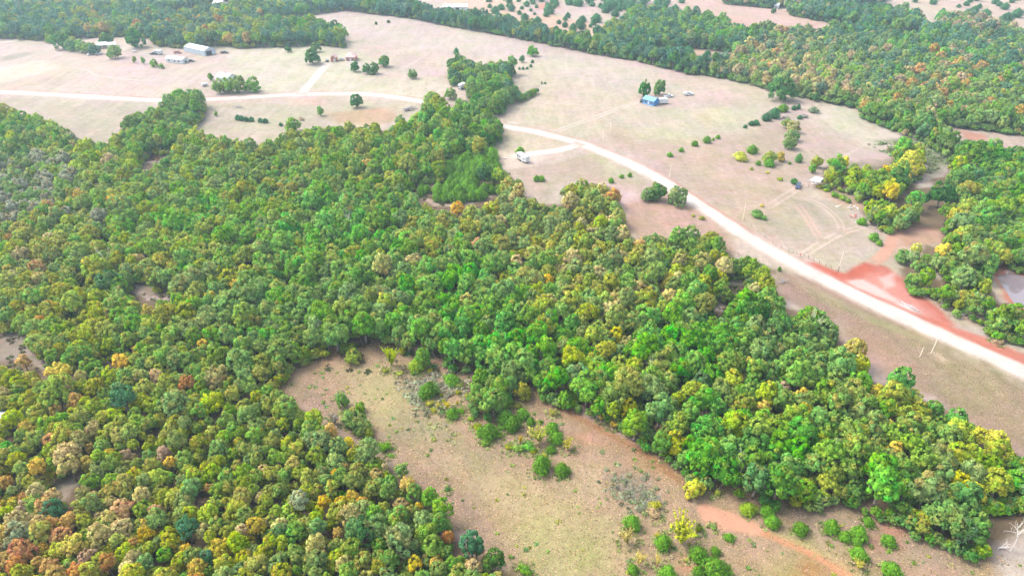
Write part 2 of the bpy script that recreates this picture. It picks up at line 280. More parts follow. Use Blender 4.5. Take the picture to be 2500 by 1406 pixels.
# (outline or line, colour, sward share, soft edge m, ragged edge m, half width for lines or None, strength)
PATCH = [
    ([(-300, 240), (0, 240), (400, 252), (290, 300), (265, 360), (0, 300), (-300, 280)], A(203, 186, 170), 1, 8, 6, None, .9),
    ([(560, 115), (860, 105), (900, 180), (860, 225), (640, 232), (560, 190)], A(219, 209, 188), 1, 18, 10, None, .8),
    ([(1000, 130), (1500, 150), (1560, 240), (1300, 300), (1240, 260)], A(219, 200, 183), 1, 22, 10, None, .7),
    ([(700, 40), (1000, 40), (1600, 170), (1500, 230), (1300, 150), (1000, 120)], A(220, 200, 194), 1, 25, 10, None, .7),
    ([(840, 190), (1080, 190), (1090, 230), (1030, 245), (860, 226)], A(223, 212, 188), 1, 10, 6, None, .7),
    ([(-100, 120), (0, 165), (100, 150), (160, 165), (0, 205), (-100, 210)], A(233, 216, 202), .5, 8, 5, None, .8),
    ([(0, 138), (60, 128), (80, 133), (30, 146), (0, 148)], A(160, 158, 140), 1, 4, 5, None, .6),
    ([(480, 255), (1000, 250), (1000, 300), (850, 310), (660, 350), (480, 320)], A(206, 192, 170), 1, 10, 8, None, .85),
    ([(800, 275), (960, 262), (970, 295), (900, 305), (820, 300)], A(214, 172, 140), .7, 8, 6, None, .75),
    ([(690, 240), (790, 235), (800, 255), (720, 258)], A(224, 185, 165), .7, 7, 6, None, .6),
    ([(1180, 360), (1240, 325), (1330, 330), (1400, 348), (1380, 372), (1250, 380), (1215, 400)], A(222, 201, 180), .8, 5, 4, None, .8),
    ([(1216, 400), (1300, 410), (1450, 375), (1560, 420), (1600, 480), (1480, 450), (1390, 440), (1300, 490), (1270, 440)], A(203, 180, 162), 1, 8, 6, None, .85),
    ([(1440, 370), (1500, 395), (1560, 440), (1500, 430)], A(212, 206, 172), 1, 6, 5, None, .6),
    ([(1225, 375), (1300, 370), (1340, 385), (1300, 405), (1235, 415)], A(236, 214, 198), .3, 3, 3, None, .9),
    ([(1510, 500), (1660, 470), (1760, 545), (1800, 620), (1700, 565), (1550, 590), (1530, 530)], A(206, 168, 150), .9, 5, 4, None, .85),
    ([(1460, 330), (1600, 270), (1900, 320), (1980, 420), (1900, 600), (1700, 480)], A(210, 182, 166), 1, 16, 9, None, .85),
    ([(1500, 285), (1640, 265), (1850, 270), (1860, 320), (1700, 345), (1560, 345)], A(219, 209, 186), 1, 16, 9, None, .7),
    ([(1690, 270), (1760, 262), (1790, 295), (1720, 310)], A(222, 206, 170), .9, 7, 6, None, .6),
    ([(1840, 300), (1960, 300), (2090, 360), (2010, 400), (1880, 400)], A(208, 182, 170), 1, 10, 8, None, .8),
    ([(1960, 260), (2080, 255), (2200, 320), (2140, 360), (2060, 330)], A(219, 212, 188), 1, 12, 8, None, .75),
    ([(2130, 345), (2330, 330), (2320, 400), (2270, 440), (2230, 352)], A(128, 138, 104), 1, 6, 5, None, .8),
    ([(2060, 395), (2180, 390), (2180, 440), (2040, 440)], A(158, 150, 118), 1, 7, 6, None, .6),
    ([(2300, 296), (2500, 322), (2700, 345), (2700, 420), (2500, 378), (2346, 344)], A(210, 184, 172), 1, 6, 5, None, .9),
    ([(2350, 322), (2405, 330), (2400, 345), (2350, 340)], A(214, 140, 112), .3, 4, 4, None, .7),
    ([(1850, 540), (1930, 470), (2060, 500), (2100, 560), (2060, 640), (1960, 620)], A(202, 184, 166), 1, 8, 6, None, .85),
    ([(1900, 655), (1990, 680), (2280, 830), (2500, 940), (2700, 1040), (2700, 1190), (2500, 1117), (2236, 955), (2050, 790), (1890, 720)], A(182, 152, 134), 1, 5, 5, None, .95),
    ([(2050, 800), (2110, 790), (2240, 900), (2260, 960), (2150, 935), (2070, 850)], A(194, 158, 138), 1, 7, 6, None, .8),
    ([(2200, 800), (2400, 870), (2500, 930), (2500, 1090), (2380, 1010), (2300, 930)], A(186, 164, 132), 1, 14, 9, None, .7),
    ([(1950, 690), (2060, 740), (2200, 810), (2260, 835), (2130, 790), (2000, 730)], A(182, 178, 132), 1, 3, 4, None, .6),
    ([(2265, 855), (2300, 862), (2320, 890), (2285, 880)], A(236, 205, 180), .3, 1.5, 2, None, .8),
    # near clearing
    ([(660, 930), (700, 880), (880, 820), (1000, 840), (1170, 890), (1320, 950), (1600, 1110), (1800, 1190), (2060, 1215), (2300, 1310), (2700, 1420), (2700, 1700), (1240, 1700), (1230, 1380), (1110, 1290), (1000, 1160), (800, 1040)], A(194, 162, 136), 1, 3, 3, None, 1.0),
    ([(900, 1010), (1010, 1040), (1040, 1110), (940, 1060)], A(168, 158, 126), 1, 6, 6, None, .7),
    ([(1060, 1110), (1160, 1150), (1210, 1230), (1110, 1190)], A(206, 178, 150), 1, 6, 6, None, .7),
    ([(1380, 1120), (1480, 1130), (1470, 1230), (1390, 1230)], A(208, 184, 146), 1, 6, 6, None, .7),
    ([(1330, 1330), (1480, 1300), (1500, 1400), (1350, 1410)], A(176, 170, 124), 1, 6, 6, None, .7),
    ([(1200, 1200), (1270, 1210), (1260, 1290), (1190, 1270)], A(204, 158, 128), .8, 5, 5, None, .6),
    ([(860, 900), (1000, 890), (1030, 980), (960, 1040), (860, 970)], A(206, 188, 140), 1, 8, 6, None, .85),
    ([(960, 1000), (1080, 1010), (1200, 1100), (1220, 1180), (1080, 1120), (990, 1060)], A(176, 168, 132), 1, 7, 6, None, .6),
    ([(1120, 1130), (1300, 1160), (1420, 1290), (1300, 1330), (1180, 1240)], A(210, 188, 142), 1, 9, 6, None, .85),
    ([(1250, 1270), (1500, 1240), (1560, 1360), (1400, 1450), (1260, 1400)], A(200, 186, 134), 1, 9, 6, None, .8),
    ([(1040, 1160), (1110, 1180), (1190, 1290), (1300, 1420), (1210, 1360), (1110, 1260)], A(172, 146, 128), .9, 5, 4, None, .75),
    ([(700, 930), (790, 960), (880, 1060), (960, 1110), (1000, 1150), (930, 1120), (800, 1030), (720, 960)], A(172, 148, 132), .9, 4, 4, None, .7),
    ([(1340, 970), (1420, 1000), (1520, 1050), (1610, 1120), (1690, 1180), (1600, 1160), (1480, 1080), (1360, 1020)], A(198, 156, 122), .9, 4, 4, None, .75),
    ([(1300, 940), (1350, 960), (1400, 1010), (1340, 1000)], A(188, 150, 122), .9, 4, 4, None, .7),
    ([(1390, 1060), (1440, 1055), (1480, 1085), (1420, 1090)], A(222, 160, 135), .6, 4, 4, None, .65),
    ([(1480, 1170), (1530, 1150), (1600, 1190), (1610, 1240), (1560, 1245), (1500, 1215)], A(158, 148, 124), 1, 4, 4, None, .6),
    ([(1140, 880), (1180, 890), (1150, 910), (1060, 900), (1060, 880)], A(208, 160, 128), .8, 3, 3, None, .8),
    ([(720, 885), (860, 845), (900, 850), (760, 900)], A(212, 164, 140), .8, 3, 3, None, .7),
    ([(960, 905), (1130, 920), (1130, 960), (1010, 960)], A(158, 140, 122), 1, 4, 4, None, .6),
    ([(1880, 1230), (2100, 1230), (2250, 1320), (2420, 1350), (2350, 1400), (2050, 1330)], A(186, 162, 140), 1, 6, 6, None, .8),
    ([(2110, 1310), (2180, 1310), (2200, 1340), (2120, 1340)], A(205, 150, 128), .5, 4, 4, None, .7),
    ([(2150, 1270), (2190, 1265), (2200, 1290), (2160, 1290)], A(220, 150, 125), .4, 2.5, 3, None, .6),
    ([(1900, 1330), (2060, 1390), (2200, 1420), (2000, 1480), (1850, 1400)], A(186, 168, 118), 1, 6, 5, None, .7),
    ([(1960, 1360), (2030, 1390), (2000, 1430), (1930, 1410)], A(190, 130, 80), .8, 4, 4, None, .6),
    ([(1660, 1350), (1700, 1365), (1720, 1410), (1640, 1400)], A(224, 150, 125), .3, 3, 3, None, .75),
    ([(1840, 1295), (1950, 1300), (2060, 1340), (2120, 1400), (1990, 1360)], A(182, 172, 122), 1, 4, 4, None, .6),
    ([(-200, 760), (0, 790), (62, 800), (80, 870), (190, 905), (60, 880), (-200, 880)], A(176, 156, 144), .9, 3, 3, None, .95),
    ([(312, 684), (355, 672), (410, 697), (410, 722), (358, 726)], A(172, 150, 138), .9, 2, 2, None, .95),
    ([(1012, 440), (1210, 440), (1216, 468), (1150, 498), (1060, 497), (1015, 472)], A(186, 150, 128), .8, 4, 4, None, .9),
    ([(1085, 440), (1125, 436), (1130, 450), (1095, 455)], A(205, 130, 95), .3, 3, 3, None, .8),
    # red earth far away
    ([(1060, -30), (1300, -30), (1260, 10), (1290, 30), (1220, 40), (1100, 22)], A(238, 196, 176), .6, 12, 10, None, .85),
    ([(1257, 40), (1340, 36), (1470, 62), (1480, 85), (1360, 84)], A(232, 190, 168), .6, 8, 8, None, .85),
    ([(1310, 10), (1370, 8), (1366, 22), (1315, 24)], A(226, 150, 128), .3, 6, 6, None, .8),
    ([(1650, 105), (1795, 113), (1800, 138), (1740, 150), (1650, 148)], A(228, 190, 168), .6, 6, 6, None, .9),
    ([(1735, 40), (1820, 42), (1820, 62), (1745, 56)], A(228, 152, 132), .3, 8, 7, None, .75),
    ([(1960, 58), (2000, 56), (2005, 82), (1965, 80)], A(214, 120, 112), .2, 7, 6, None, .85),
    ([(1650, -20), (2060, 50), (2070, 74), (1800, 74), (1650, 25)], A(224, 186, 174), .7, 10, 8, None, .8),
    ([(2150, -40), (2760, -40), (2760, 75), (2480, 66), (2300, 40)], A(220, 190, 178), .8, 10, 8, None, .85),
    ([(365, 25), (480, 8), (600, -10), (640, 0), (512, 26), (420, 33)], A(232, 206, 184), .7, 5, 5, None, .9),
    ([(225, 84), (330, 80), (330, 112), (260, 118)], A(224, 200, 186), .7, 6, 5, None, .7),
    ([(250, 108), (310, 106), (330, 120), (280, 128)], A(236, 220, 208), .3, 5, 4, None, .7),
    ([(1980, 452), (2060, 445), (2100, 480), (2110, 510), (2050, 500)], A(214, 176, 150), .6, 4, 4, None, .8),
    ([(2190, 560), (2240, 545), (2310, 565), (2300, 590), (2210, 600)], A(218, 160, 130), .5, 3, 4, None, .6),
    # red clay lot beside the road
    ([(1940, 640), (1990, 640), (2060, 667), (2078, 655), (2105, 641), (2160, 650), (2200, 680), (2240, 712), (2290, 748), (2330, 790), (2300, 800), (2210, 775), (2120, 725), (2010, 672)], A(216, 116, 94), .2, 2.2, 2.5, None, 1.0),
    ([(2070, 690), (2150, 660), (2215, 700), (2310, 790), (2230, 775), (2140, 735)], A(232, 162, 148), .15, 7, 7, None, .9),
    ([(2060, 690), (2105, 683), (2140, 700), (2190, 735), (2120, 715), (2095, 706)], A(250, 228, 220), .1, 2, 3, None, .75),
    ([(2145, 676), (2180, 668), (2185, 700), (2160, 705)], A(247, 214, 206), .1, 2, 3, None, .75),
    ([(2195, 742), (2225, 748), (2262, 778), (2240, 782), (2205, 765)], A(252, 244, 240), .1, 1.5, 2, None, .85),
    ([(2300, 742), (2360, 745), (2420, 770), (2440, 800), (2360, 790)], A(198, 160, 140), .8, 4, 4, None, .8),
    ([(2150, 640), (2170, 605), (2180, 565), (2200, 555), (2235, 580), (2205, 612), (2165, 645)], A(224, 176, 152), .5, 3, 4, None, .6),
    ([(2180, 742), (2320, 796), (2400, 822), (2500, 864), (2720, 960), (2720, 1000), (2500, 888), (2400, 848), (2300, 806)], A(224, 132, 110), .2, 1.6, 2, None, .9),
    # pond banks, sand, green edge
    ([(2412, 640), (2460, 628), (2500, 645), (2760, 690), (2760, 860), (2500, 770), (2452, 725), (2425, 680)], A(216, 140, 116), .2, 2.5, 3, None, .95),
    ([(2440, 622), (2500, 632), (2760, 660), (2760, 690), (2500, 652), (2455, 640)], A(110, 145, 72), .6, 2, 3, None, .9),
    ([(2425, 1345), (2470, 1310), (2520, 1285), (2760, 1350), (2760, 1640), (2420, 1480), (2445, 1395)], A(226, 210, 200), .25, 4, 5, None, .95),
    ([(1700, 1240), (1716, 1226), (1740, 1232), (1790, 1252), (1850, 1280), (1890, 1302), (1870, 1312), (1800, 1298), (1740, 1290), (1708, 1265)], A(236, 178, 146), .1, 1.0, 1.6, None, 1.0),
    ([(330, 384), (366, 362), (433, 360), (400, 384), (385, 394), (345, 394)], A(196, 168, 146), .6, 2, 2, None, .95),
]
LINES = [  # faint tracks and edges painted into the sward: points, colour, sward share, half width m, strength
    ([(1870, 1302), (1950, 1337), (2010, 1368), (2075, 1410), (2160, 1470)], A(230, 164, 124), .2, 1.0, .98),
    ([(1885, 1300), (1965, 1330), (2030, 1362), (2090, 1400)], A(204, 182, 128), .6, .6, .75),
    ([(1320, 960), (1400, 1010), (1490, 1060), (1580, 1110), (1660, 1175)], A(190, 138, 98), .5, 1.1, .85),
    ([(1230, 315), (1500, 360), (1700, 505), (1900, 632), (2080, 725)], A(226, 165, 135), .3, 4.2, .0),
]
HEDGES = []
_poly_world = [(gp(p), c, sw, so_, rg, hw, st) for p, c, sw, so_, rg, hw, st in PATCH]
_lines_world = [(catmull(gp(p), 4), c, sw, hw, st) for p, c, sw, hw, st in LINES]
_woods_world = [(gp(p, 1.0), [gp(h, 1.0) for h in hs]) for p, hs in WOODS]
LITTER = A(138, 114, 88)
def ground_rgba(X, Y):
    c = np.tile(BASE, (len(X), 1)); sw = np.ones(len(X))
    n1 = fbm(X, Y, 14, 3); n2 = fbm(X, Y, 60, 9); n3 = fbm(X, Y, 5, 21)
    c *= (1 + .20 * n2 + .12 * n1)[:, None]
    hue = fbm(X, Y * .55 + X * .2, 42, 71, 5)
    c *= 1 + hue[:, None] * np.array([-.10, .10, -.30]) + fbm(X, Y, 20, 72)[:, None] * np.array([.06, -.10, -.06])
    def lay(wt, col, s):
        nonlocal c, sw
        c = c * (1 - wt[:, None]) + np.asarray(col) * (1 + .16 * n1 + .14 * n2)[:, None] * wt[:, None]; sw = sw * (1 - wt) + s * wt
    def poly_w(poly, soft, rag):
        xs = [p[0] for p in poly]; ys = [p[1] for p in poly]; m = soft + rag + 2
        idx = np.where((X > min(xs) - m) & (X < max(xs) + m) & (Y > min(ys) - m) & (Y < max(ys) + m))[0]
        if not len(idx): return idx, None
        d = seg_dist(X[idx], Y[idx], poly, True); d = np.where(in_poly(X[idx], Y[idx], poly), -d, d)
        d = d + rag * (1.1 * n1[idx] + .9 * n3[idx])
        return idx, smooth(soft * .6, -soft * .6, d) if False else 1 - smooth(-soft * .6, soft * .6, d)
    for poly, col, s, soft, rag, hw, st in _poly_world[:0]: pass
    for poly, hs in _woods_world:
        idx, wt = poly_w(poly, 2.0, 2.5)
        if wt is None: continue
        f = np.zeros(len(X)); f[idx] = wt * .92
        for h in hs:
            i2, w2 = poly_w(h, 2, 2)
            if w2 is not None: f[i2] *= 1 - w2
        lay(f, LITTER, .5)
    f0 = None
    for poly, col, s, soft, rag, hw, st in _poly_world:
        idx, wt = poly_w(poly, soft, rag)
        if wt is None: continue
        f = np.zeros(len(X)); f[idx] = wt * st
        lay(f, col, s)
    # litter again where canopy stands over clearings' margins
    for k, (pts, col, s, hw, st) in enumerate(_lines_world):
        if st <= 0: continue
        d = seg_dist(X, Y, pts, False) + .5 * n3
        lay((1 - smooth(hw * .5, hw * 1.3, d)) * st, col, s)
    vg = fbm(X, Y, 17, 81, 5)[:, None] * sw[:, None]; c = c * (1 + vg * np.array([-.16, .06, -.30]) + fbm(X, Y, 8, 82)[:, None] * sw[:, None] * np.array([.16, .05, .0]))
    return np.clip(np.concatenate([c, sw[:, None]], 1), .01, .85)

def set_tint(me, rgba):
    a = me.attributes.new('tint', 'FLOAT_COLOR', 'POINT'); a.data.foreach_set('color', np.asarray(rgba, np.float32).ravel())

def build_ground():
    ys = [-400, -200, -60, 20]; y = 60.0
    while y < 1150: ys.append(y); y += .55 + .0027 * (y - 60)
    ys += [1250, 1500, 2000, 2800, 3600]
    us = [-12, -6, -3, -1.9] + list(np.linspace(-1.22, 1.22, 440)) + [1.9, 3, 6, 12]
    ys, us = np.array(ys), np.array(us)
    hw = np.where(ys < 60, 95 + 0 * ys, 95 + .66 * (ys - 60)); hw = np.minimum(hw, 95 + .66 * 1100)
    X = (us[None, :] * hw[:, None]).ravel(); Y = np.repeat(ys, len(us))
    V = np.stack([X, Y, 0 * X], 1); nr, nc = len(ys), len(us)
    i = (np.arange(nr - 1)[:, None] * nc + np.arange(nc - 1)[None, :]).ravel()
    F = np.stack([i, i + 1, i + nc + 1, i + nc], 1)
    me = bpy.data.meshes.new('ground'); me.vertices.add(len(V)); me.vertices.foreach_set('co', V.ravel())
    me.loops.add(F.size); me.loops.foreach_set('vertex_index', F.ravel()); me.polygons.add(len(F))
    me.polygons.foreach_set('loop_start', np.arange(len(F)) * 4); me.polygons.foreach_set('loop_total', np.full(len(F), 4))
    me.update(); me.materials.append(M['ground']); set_tint(me, ground_rgba(X, Y))
    tag(mesh_obj('ground', me), kind='structure')
build_ground()

LEVEL = [0]
def strip(name, px, width, col, prof=None, shoulder=None, rag=.5, sward=.12, step=3.0, world=False):
    """a road or track lying on the ground; its edges take up the ground's own colour"""
    pts = catmull(px if world else gp(px), step); n = len(pts); t = np.gradient(pts, axis=0); t /= np.linalg.norm(t, axis=1)[:, None] + 1e-9
    nrm = np.stack([t[:, 1], -t[:, 0]], 1)            # to the right of travel
    us = np.array([-1, -.86, -.72, -.55, -.38, -.2, 0, .2, .38, .55, .72, .86, 1.0]); k = len(us)
    wl = 1 + rag * .35 * fbm(pts[:, 0], pts[:, 1], 9, 5)
    P = pts[:, None, :] + nrm[:, None, :] * (us[None, :, None] * width / 2 * wl[:, None, None]); P = P.reshape(-1, 2)
    LEVEL[0] += 1
    V = np.concatenate([P, np.full((len(P), 1), .004 + .0022 * LEVEL[0])], 1)
    base = ground_rgba(P[:, 0], P[:, 1]); U = np.tile(us, n)
    p = prof or [0, .35, .85, 1, 1, 1, .95, 1, 1, 1, .85, .35, 0]
    a = np.tile(np.array(p, float), n); a = np.clip(a + (a > .02) * (a < .98) * rag * 1.1 * fbm(P[:, 0], P[:, 1], 3.5, 8), 0, 1)
    run = np.concatenate([[0], np.cumsum(np.linalg.norm(np.diff(pts, axis=0), axis=1))]); fade = np.repeat(np.clip(np.minimum(run, run[-1] - run) / 7.0, 0, 1) if width < 7.5 else np.ones(n), k); a = a * fade
    c = np.tile(np.asarray(col), (len(P), 1)) * (1 + .10 * fbm(P[:, 0], P[:, 1], 6, 31) + .06 * fbm(P[:, 0], P[:, 1], 1.8, 32))[:, None]
    if shoulder is not None:
        for side, sc, amt in shoulder:
            s = smooth(.5, .74, side * U) * amt * np.clip(.8 + 1.2 * fbm(P[:, 0], P[:, 1], 16, 77), 0, 1); c = c * (1 - s[:, None]) + np.asarray(sc) * s[:, None]
    rgba = base.copy(); rgba[:, :3] = base[:, :3] * (1 - a[:, None]) + c * a[:, None]; rgba[:, 3] = base[:, 3] * (1 - a) + sward * a
    i = (np.arange(n - 1)[:, None] * k + np.arange(k - 1)[None, :]).ravel()
    me = np_mesh(name, V, np.stack([i, i + 1, i + k + 1, i + k], 1), [M['ground']]); set_tint(me, np.clip(rgba, .01, .9))
    return tag(mesh_obj(name, me), kind='structure')
GRAVEL = A(252, 240, 232); RED = A(214, 116, 92); PALE = A(240, 224, 212); YEL = A(212, 190, 138)
MAINROAD = [(-300, 210), (-60, 222), (0, 225), (130, 231), (300, 241), (400, 245), (500, 243), (600, 238), (720, 231), (830, 229), (898, 230), (967, 238), (1035, 249), (1083, 261), (1150, 283), (1230, 307), (1308, 322), (1410, 348), (1461, 367), (1547, 404), (1615, 440), (1665, 474), (1752, 530), (1823, 577), (1923, 634), (1995, 672), (2094, 722), (2196, 770), (2290, 812), (2390, 857), (2500, 906), (2620, 960), (2750, 1016)]
P2 = [0, .3, .75, .9, 1, 1, .93, 1, 1, .9, .75, .3, 0]
def road_dir(): return 1
strip('road', MAINROAD, 11.0, GRAVEL * .97, [0, .3, .5, .62, .95, .9, 1, .9, .97, .75, .5, .3, 0], [(-1, RED, .95), (1, A(226, 186, 160), .7)], .8, .15)
strip('driveway', [(1418, 350), (1385, 362), (1345, 370), (1300, 375), (1262, 381), (1236, 386)], 6.5, GRAVEL, None, None, .5)
strip('driveway', [(735, 231), (745, 218), (766, 194), (787, 170), (806, 152)], 6.5, PALE * 1.05, None, None, .4)
strip('farm_road', [(-80, 113), (0, 105), (68, 95), (110, 90), (164, 89), (222, 84), (290, 80)], 7, PALE, None, None, .5)
strip('farm_track', [(-20, 222), (40, 211), (100, 186), (160, 170), (215, 160), (280, 158), (340, 161)], 5, A(232, 196, 176), None, None, .7)
RUT = [0, .3, .75, .9, .5, .2, .15, .2, .5, .9, .75, .3, 0]
strip('farm_track', [(1350, 325), (1400, 305), (1455, 287), (1525, 260), (1575, 246)], 4.5, PALE * .95, RUT, None, .6)
strip('farm_track', [(1953, 630), (1975, 614), (2012, 590), (2062, 566), (2112, 554)], 4.2, A(238, 212, 196), RUT, None, .5)
strip('farm_track', [(1942, 493), (1968, 528), (1990, 565), (2008, 592)], 3.6, A(228, 192, 174), RUT, None, .6)
strip('farm_track', [(1925, 482), (1970, 487), (2010, 505), (2040, 530), (2054, 555), (2050, 572)], 3.6, A(232, 206, 190), RUT, None, .6)
strip('farm_track', [(1868, 510), (1905, 487), (1935, 468), (1960, 452), (1985, 440)], 4.5, A(226, 200, 184), RUT, None, .6)
strip('farm_track', [(2120, 648), (2152, 626), (2172, 600), (2182, 575), (2205, 558)], 5, A(228, 176, 152), None, None, .6)
strip('farm_track', [(2040, 395), (2090, 365), (2140, 338), (2200, 302)], 2.2, A(226, 206, 194), RUT, None, .6)
strip('farm_track', [(840, 226), (880, 205), (930, 185), (1000, 160), (1100, 90), (1150, 50)], 3.0, A(230, 210, 200), RUT, None, .8)
strip('farm_track', [(1268, 305), (1252, 300), (1240, 304)], 5, GRAVEL, None, None, .5)
strip('farm_road', [(1750, -6), (1830, 2), (1920, 26), (1991, 40), (2094, 60), (2196, 76), (2250, 84)], 7, A(232, 206, 186), None, None, .6)
strip('farm_track', [(1655, 215), (1700, 208), (1755, 214), (1740, 222), (1690, 224)], 3, A(232, 204, 188), RUT, None, .6)
strip('footpath', [(165, 165), (215, 172), (235, 185), (330, 196), (395, 196)], 2.4, A(230, 210, 200), None, None, .8)

def water(name, px, mtl, z=.03):
    pts = catmull(gp(px) + [gp(px)[0]], 1.5)[:-1]
    me = np_mesh(name, [(x, y, z) for x, y in pts], [tuple(range(len(pts)))], [mtl])
    o = mesh_obj(name, me)
    if me.polygons[0].normal.z < 0: me.flip_normals()
    return tag(o, kind='structure')
M['water'] = mat('pond_water', (.13, .105, .115), .06, spec=.6)
M['mudwater'] = mat('muddy_water', (.12, .06, .035), .12, spec=.5)
water('pond', [(2432, 674), (2470, 668), (2520, 680), (2640, 705), (2700, 760), (2640, 790), (2540, 768), (2500, 752), (2478, 742), (2452, 705)], M['water'])
water('pond', [(345, 388), (366, 381), (392, 383), (388, 391), (366, 394), (350, 394)], M['mudwater'])

hz = MB().box(-12000, 12000, -900, 12000, -1, 124).build('haze', None)
hm = bpy.data.materials.new('haze_air'); hm.use_nodes = True; n = hm.node_tree.nodes; n.remove(n['Principled BSDF'])
pv = n.new('ShaderNodeVolumePrincipled'); pv.inputs['Color'].default_value = (.66, .88, 1.0, 1); pv.inputs['Density'].default_value = .00018; pv.inputs['Anisotropy'].default_value = .3
hm.node_tree.links.new(pv.outputs[0], n['Material Output'].inputs['Volume']); hz.data.materials.append(hm); tag(hz, kind='stuff')
# ------------------------------------------------------------------ plants: crown, trunk and twig shapes
def quads(C, N, size, rng, stretch=1.0, tang=None, jit=.25):
    """one small leaf spray per point: centre, facing, size -> vertices (n,4,3)"""
    n = len(C); N = N / (np.linalg.norm(N, axis=1)[:, None] + 1e-9)
    r = rng.normal(size=(n, 3)) if tang is None else tang + .25 * rng.normal(size=(n, 3))
    T = r - (r * N).sum(1)[:, None] * N; T /= np.linalg.norm(T, axis=1)[:, None] + 1e-9
    B = np.cross(N, T); s = np.asarray(size).reshape(-1, 1) * np.ones((n, 1))
    a, b = s * stretch, s
    j = lambda: 1 + jit * rng.uniform(-1, 1, (n, 1))
    return np.stack([C - T * a * j(), C - B * b * j(), C + T * a * j(), C + B * b * j()], 1)
def leaf_mesh(name, Q, NV, var, m, core=None):
    """Q (n,4,3) sprays, NV (n,3) soft shading direction, var (n,3)"""
    V = Q.reshape(-1, 3); nq = len(Q); Nn = np.repeat(NV, 4, 0); va = np.repeat(var, 4, 0)
    faces = np.arange(nq * 4).reshape(-1, 4)
    FL = faces.tolist()
    if core is not None:
        cv, cf, cn, cva = core; FL += (np.asarray(cf) + len(V)).tolist(); V = np.concatenate([V, cv]); Nn = np.concatenate([Nn, cn]); va = np.concatenate([va, cva])
    me = bpy.data.meshes.new(name); me.from_pydata(V.tolist(), [], FL); me.materials.append(m)
    me.polygons.foreach_set('use_smooth', [True] * len(me.polygons))
    a = me.attributes.new('var', 'FLOAT_COLOR', 'POINT'); a.data.foreach_set('color', np.concatenate([va, np.ones((len(va), 1))], 1).astype(np.float32).ravel())
    me.update(); Nn = Nn / (np.linalg.norm(Nn, axis=1)[:, None] + 1e-9)
    me.normals_split_custom_set_from_vertices(Nn.tolist()); return me
def core_ball(rx, rz, z0, rng, seg=10, rings=6, lump=.16):
    V, F = [], []
    for i in range(rings + 1):
        th = math.pi * i / rings
        for j in range(seg):
            ph = 2 * math.pi * j / seg; k = 1 + lump * rng.uniform(-1, 1)
            V.append((rx * k * math.sin(th) * math.cos(ph), rx * k * math.sin(th) * math.sin(ph), z0 + rz * k * math.cos(th)))
    for i in range(rings):
        for j in range(seg): F.append((i * seg + j, (i + 1) * seg + j, (i + 1) * seg + (j + 1) % seg, i * seg + (j + 1) % seg))
    V = np.array(V); N = V - np.array([0, 0, z0]); return V, F, N, np.stack([np.full(len(V), .42), np.full(len(V), .9), np.full(len(V), .5)], 1)
def sphere_pts(n, rng):
    v = rng.normal(size=(n, 3)); return v / np.linalg.norm(v, axis=1)[:, None]

def crown_broad(seed, m, K=36, per=62, tall=1.0, loose=0.0, lf=.08):
    """crown of several leafy domes, each a heap of clumps; about unit radius, centre at the origin"""
    r = np.random.default_rng(seed); Q, NV, VA = [], [], []
    nd = int(r.integers(3, 7)); a0 = r.uniform(0, 6.283); domes = [(np.array([0, 0, .12]), r.uniform(.58, .72))]
    for k in range(nd):
        a = a0 + 6.283 * k / nd + r.uniform(-.4, .4); q = r.uniform(.30, .62); domes.append((np.array([q * math.cos(a), q * math.sin(a), r.uniform(-.42, .12)]), r.uniform(.34, .52)))
    cl = []
    for c, R in domes:
        for d in sphere_pts(int(26 * R / .5), r):
            if d[2] < -.55: continue
            p_ = c + d * R * np.array([1, 1, .85])
            if any(np.linalg.norm((p_ - c2) / np.array([1, 1, .85])) < R2 * .86 for c2, R2 in domes if c2 is not c): continue
            cl.append((p_, d))
    kept = []
    for p_, d in cl:
        if all(np.linalg.norm(p_ - k_[0]) > .20 for k_ in kept): kept.append((p_, d))
    for p_, d in kept:
        if r.random() < loose * .35: continue
        br = r.uniform(.15, .27); cen = p_ * np.array([1, 1, tall])
        u = p_ / (np.linalg.norm(p_) + 1e-6); c = .5 * d + .5 * u
        p = sphere_pts(int(per * (br / .22) ** 2 * 1.3), r); p = p[(p @ c > -.4) & (p[:, 2] > -.75)]
        P = cen + p * br * r.uniform(.7, 1.12, (len(p), 1)) * np.array([1, 1, .86]); fac = p + .6 * r.normal(size=p.shape) + np.array([0, 0, .25])
        s = (fac * p).sum(1) < .05; fac[s] = p[s]
        Q.append(quads(P, fac, lf * r.uniform(.55, 1.15, len(p)), r, 1.2))
        NV.append(.62 * p + .35 * c + .2 * r.normal(size=p.shape) + np.array([0, 0, .42]))
        b, a, hb = r.uniform(.22, .78), r.uniform(0, 1), np.clip(.5 + .22 * r.normal(), .05, .95)
        VA.append(np.stack([np.clip(b + .26 * r.normal(size=len(p)), 0, 1), np.clip(a + .05 * r.normal(size=len(p)) - .25 * max(0, c[2]), 0, 1), np.clip(hb + .12 * r.normal(size=len(p)), 0, 1)], 1))
    return leaf_mesh('crown', np.concatenate(Q), np.concatenate(NV), np.concatenate(VA), m, core_ball(.50, .40 * tall, -.12, r, lump=.25))
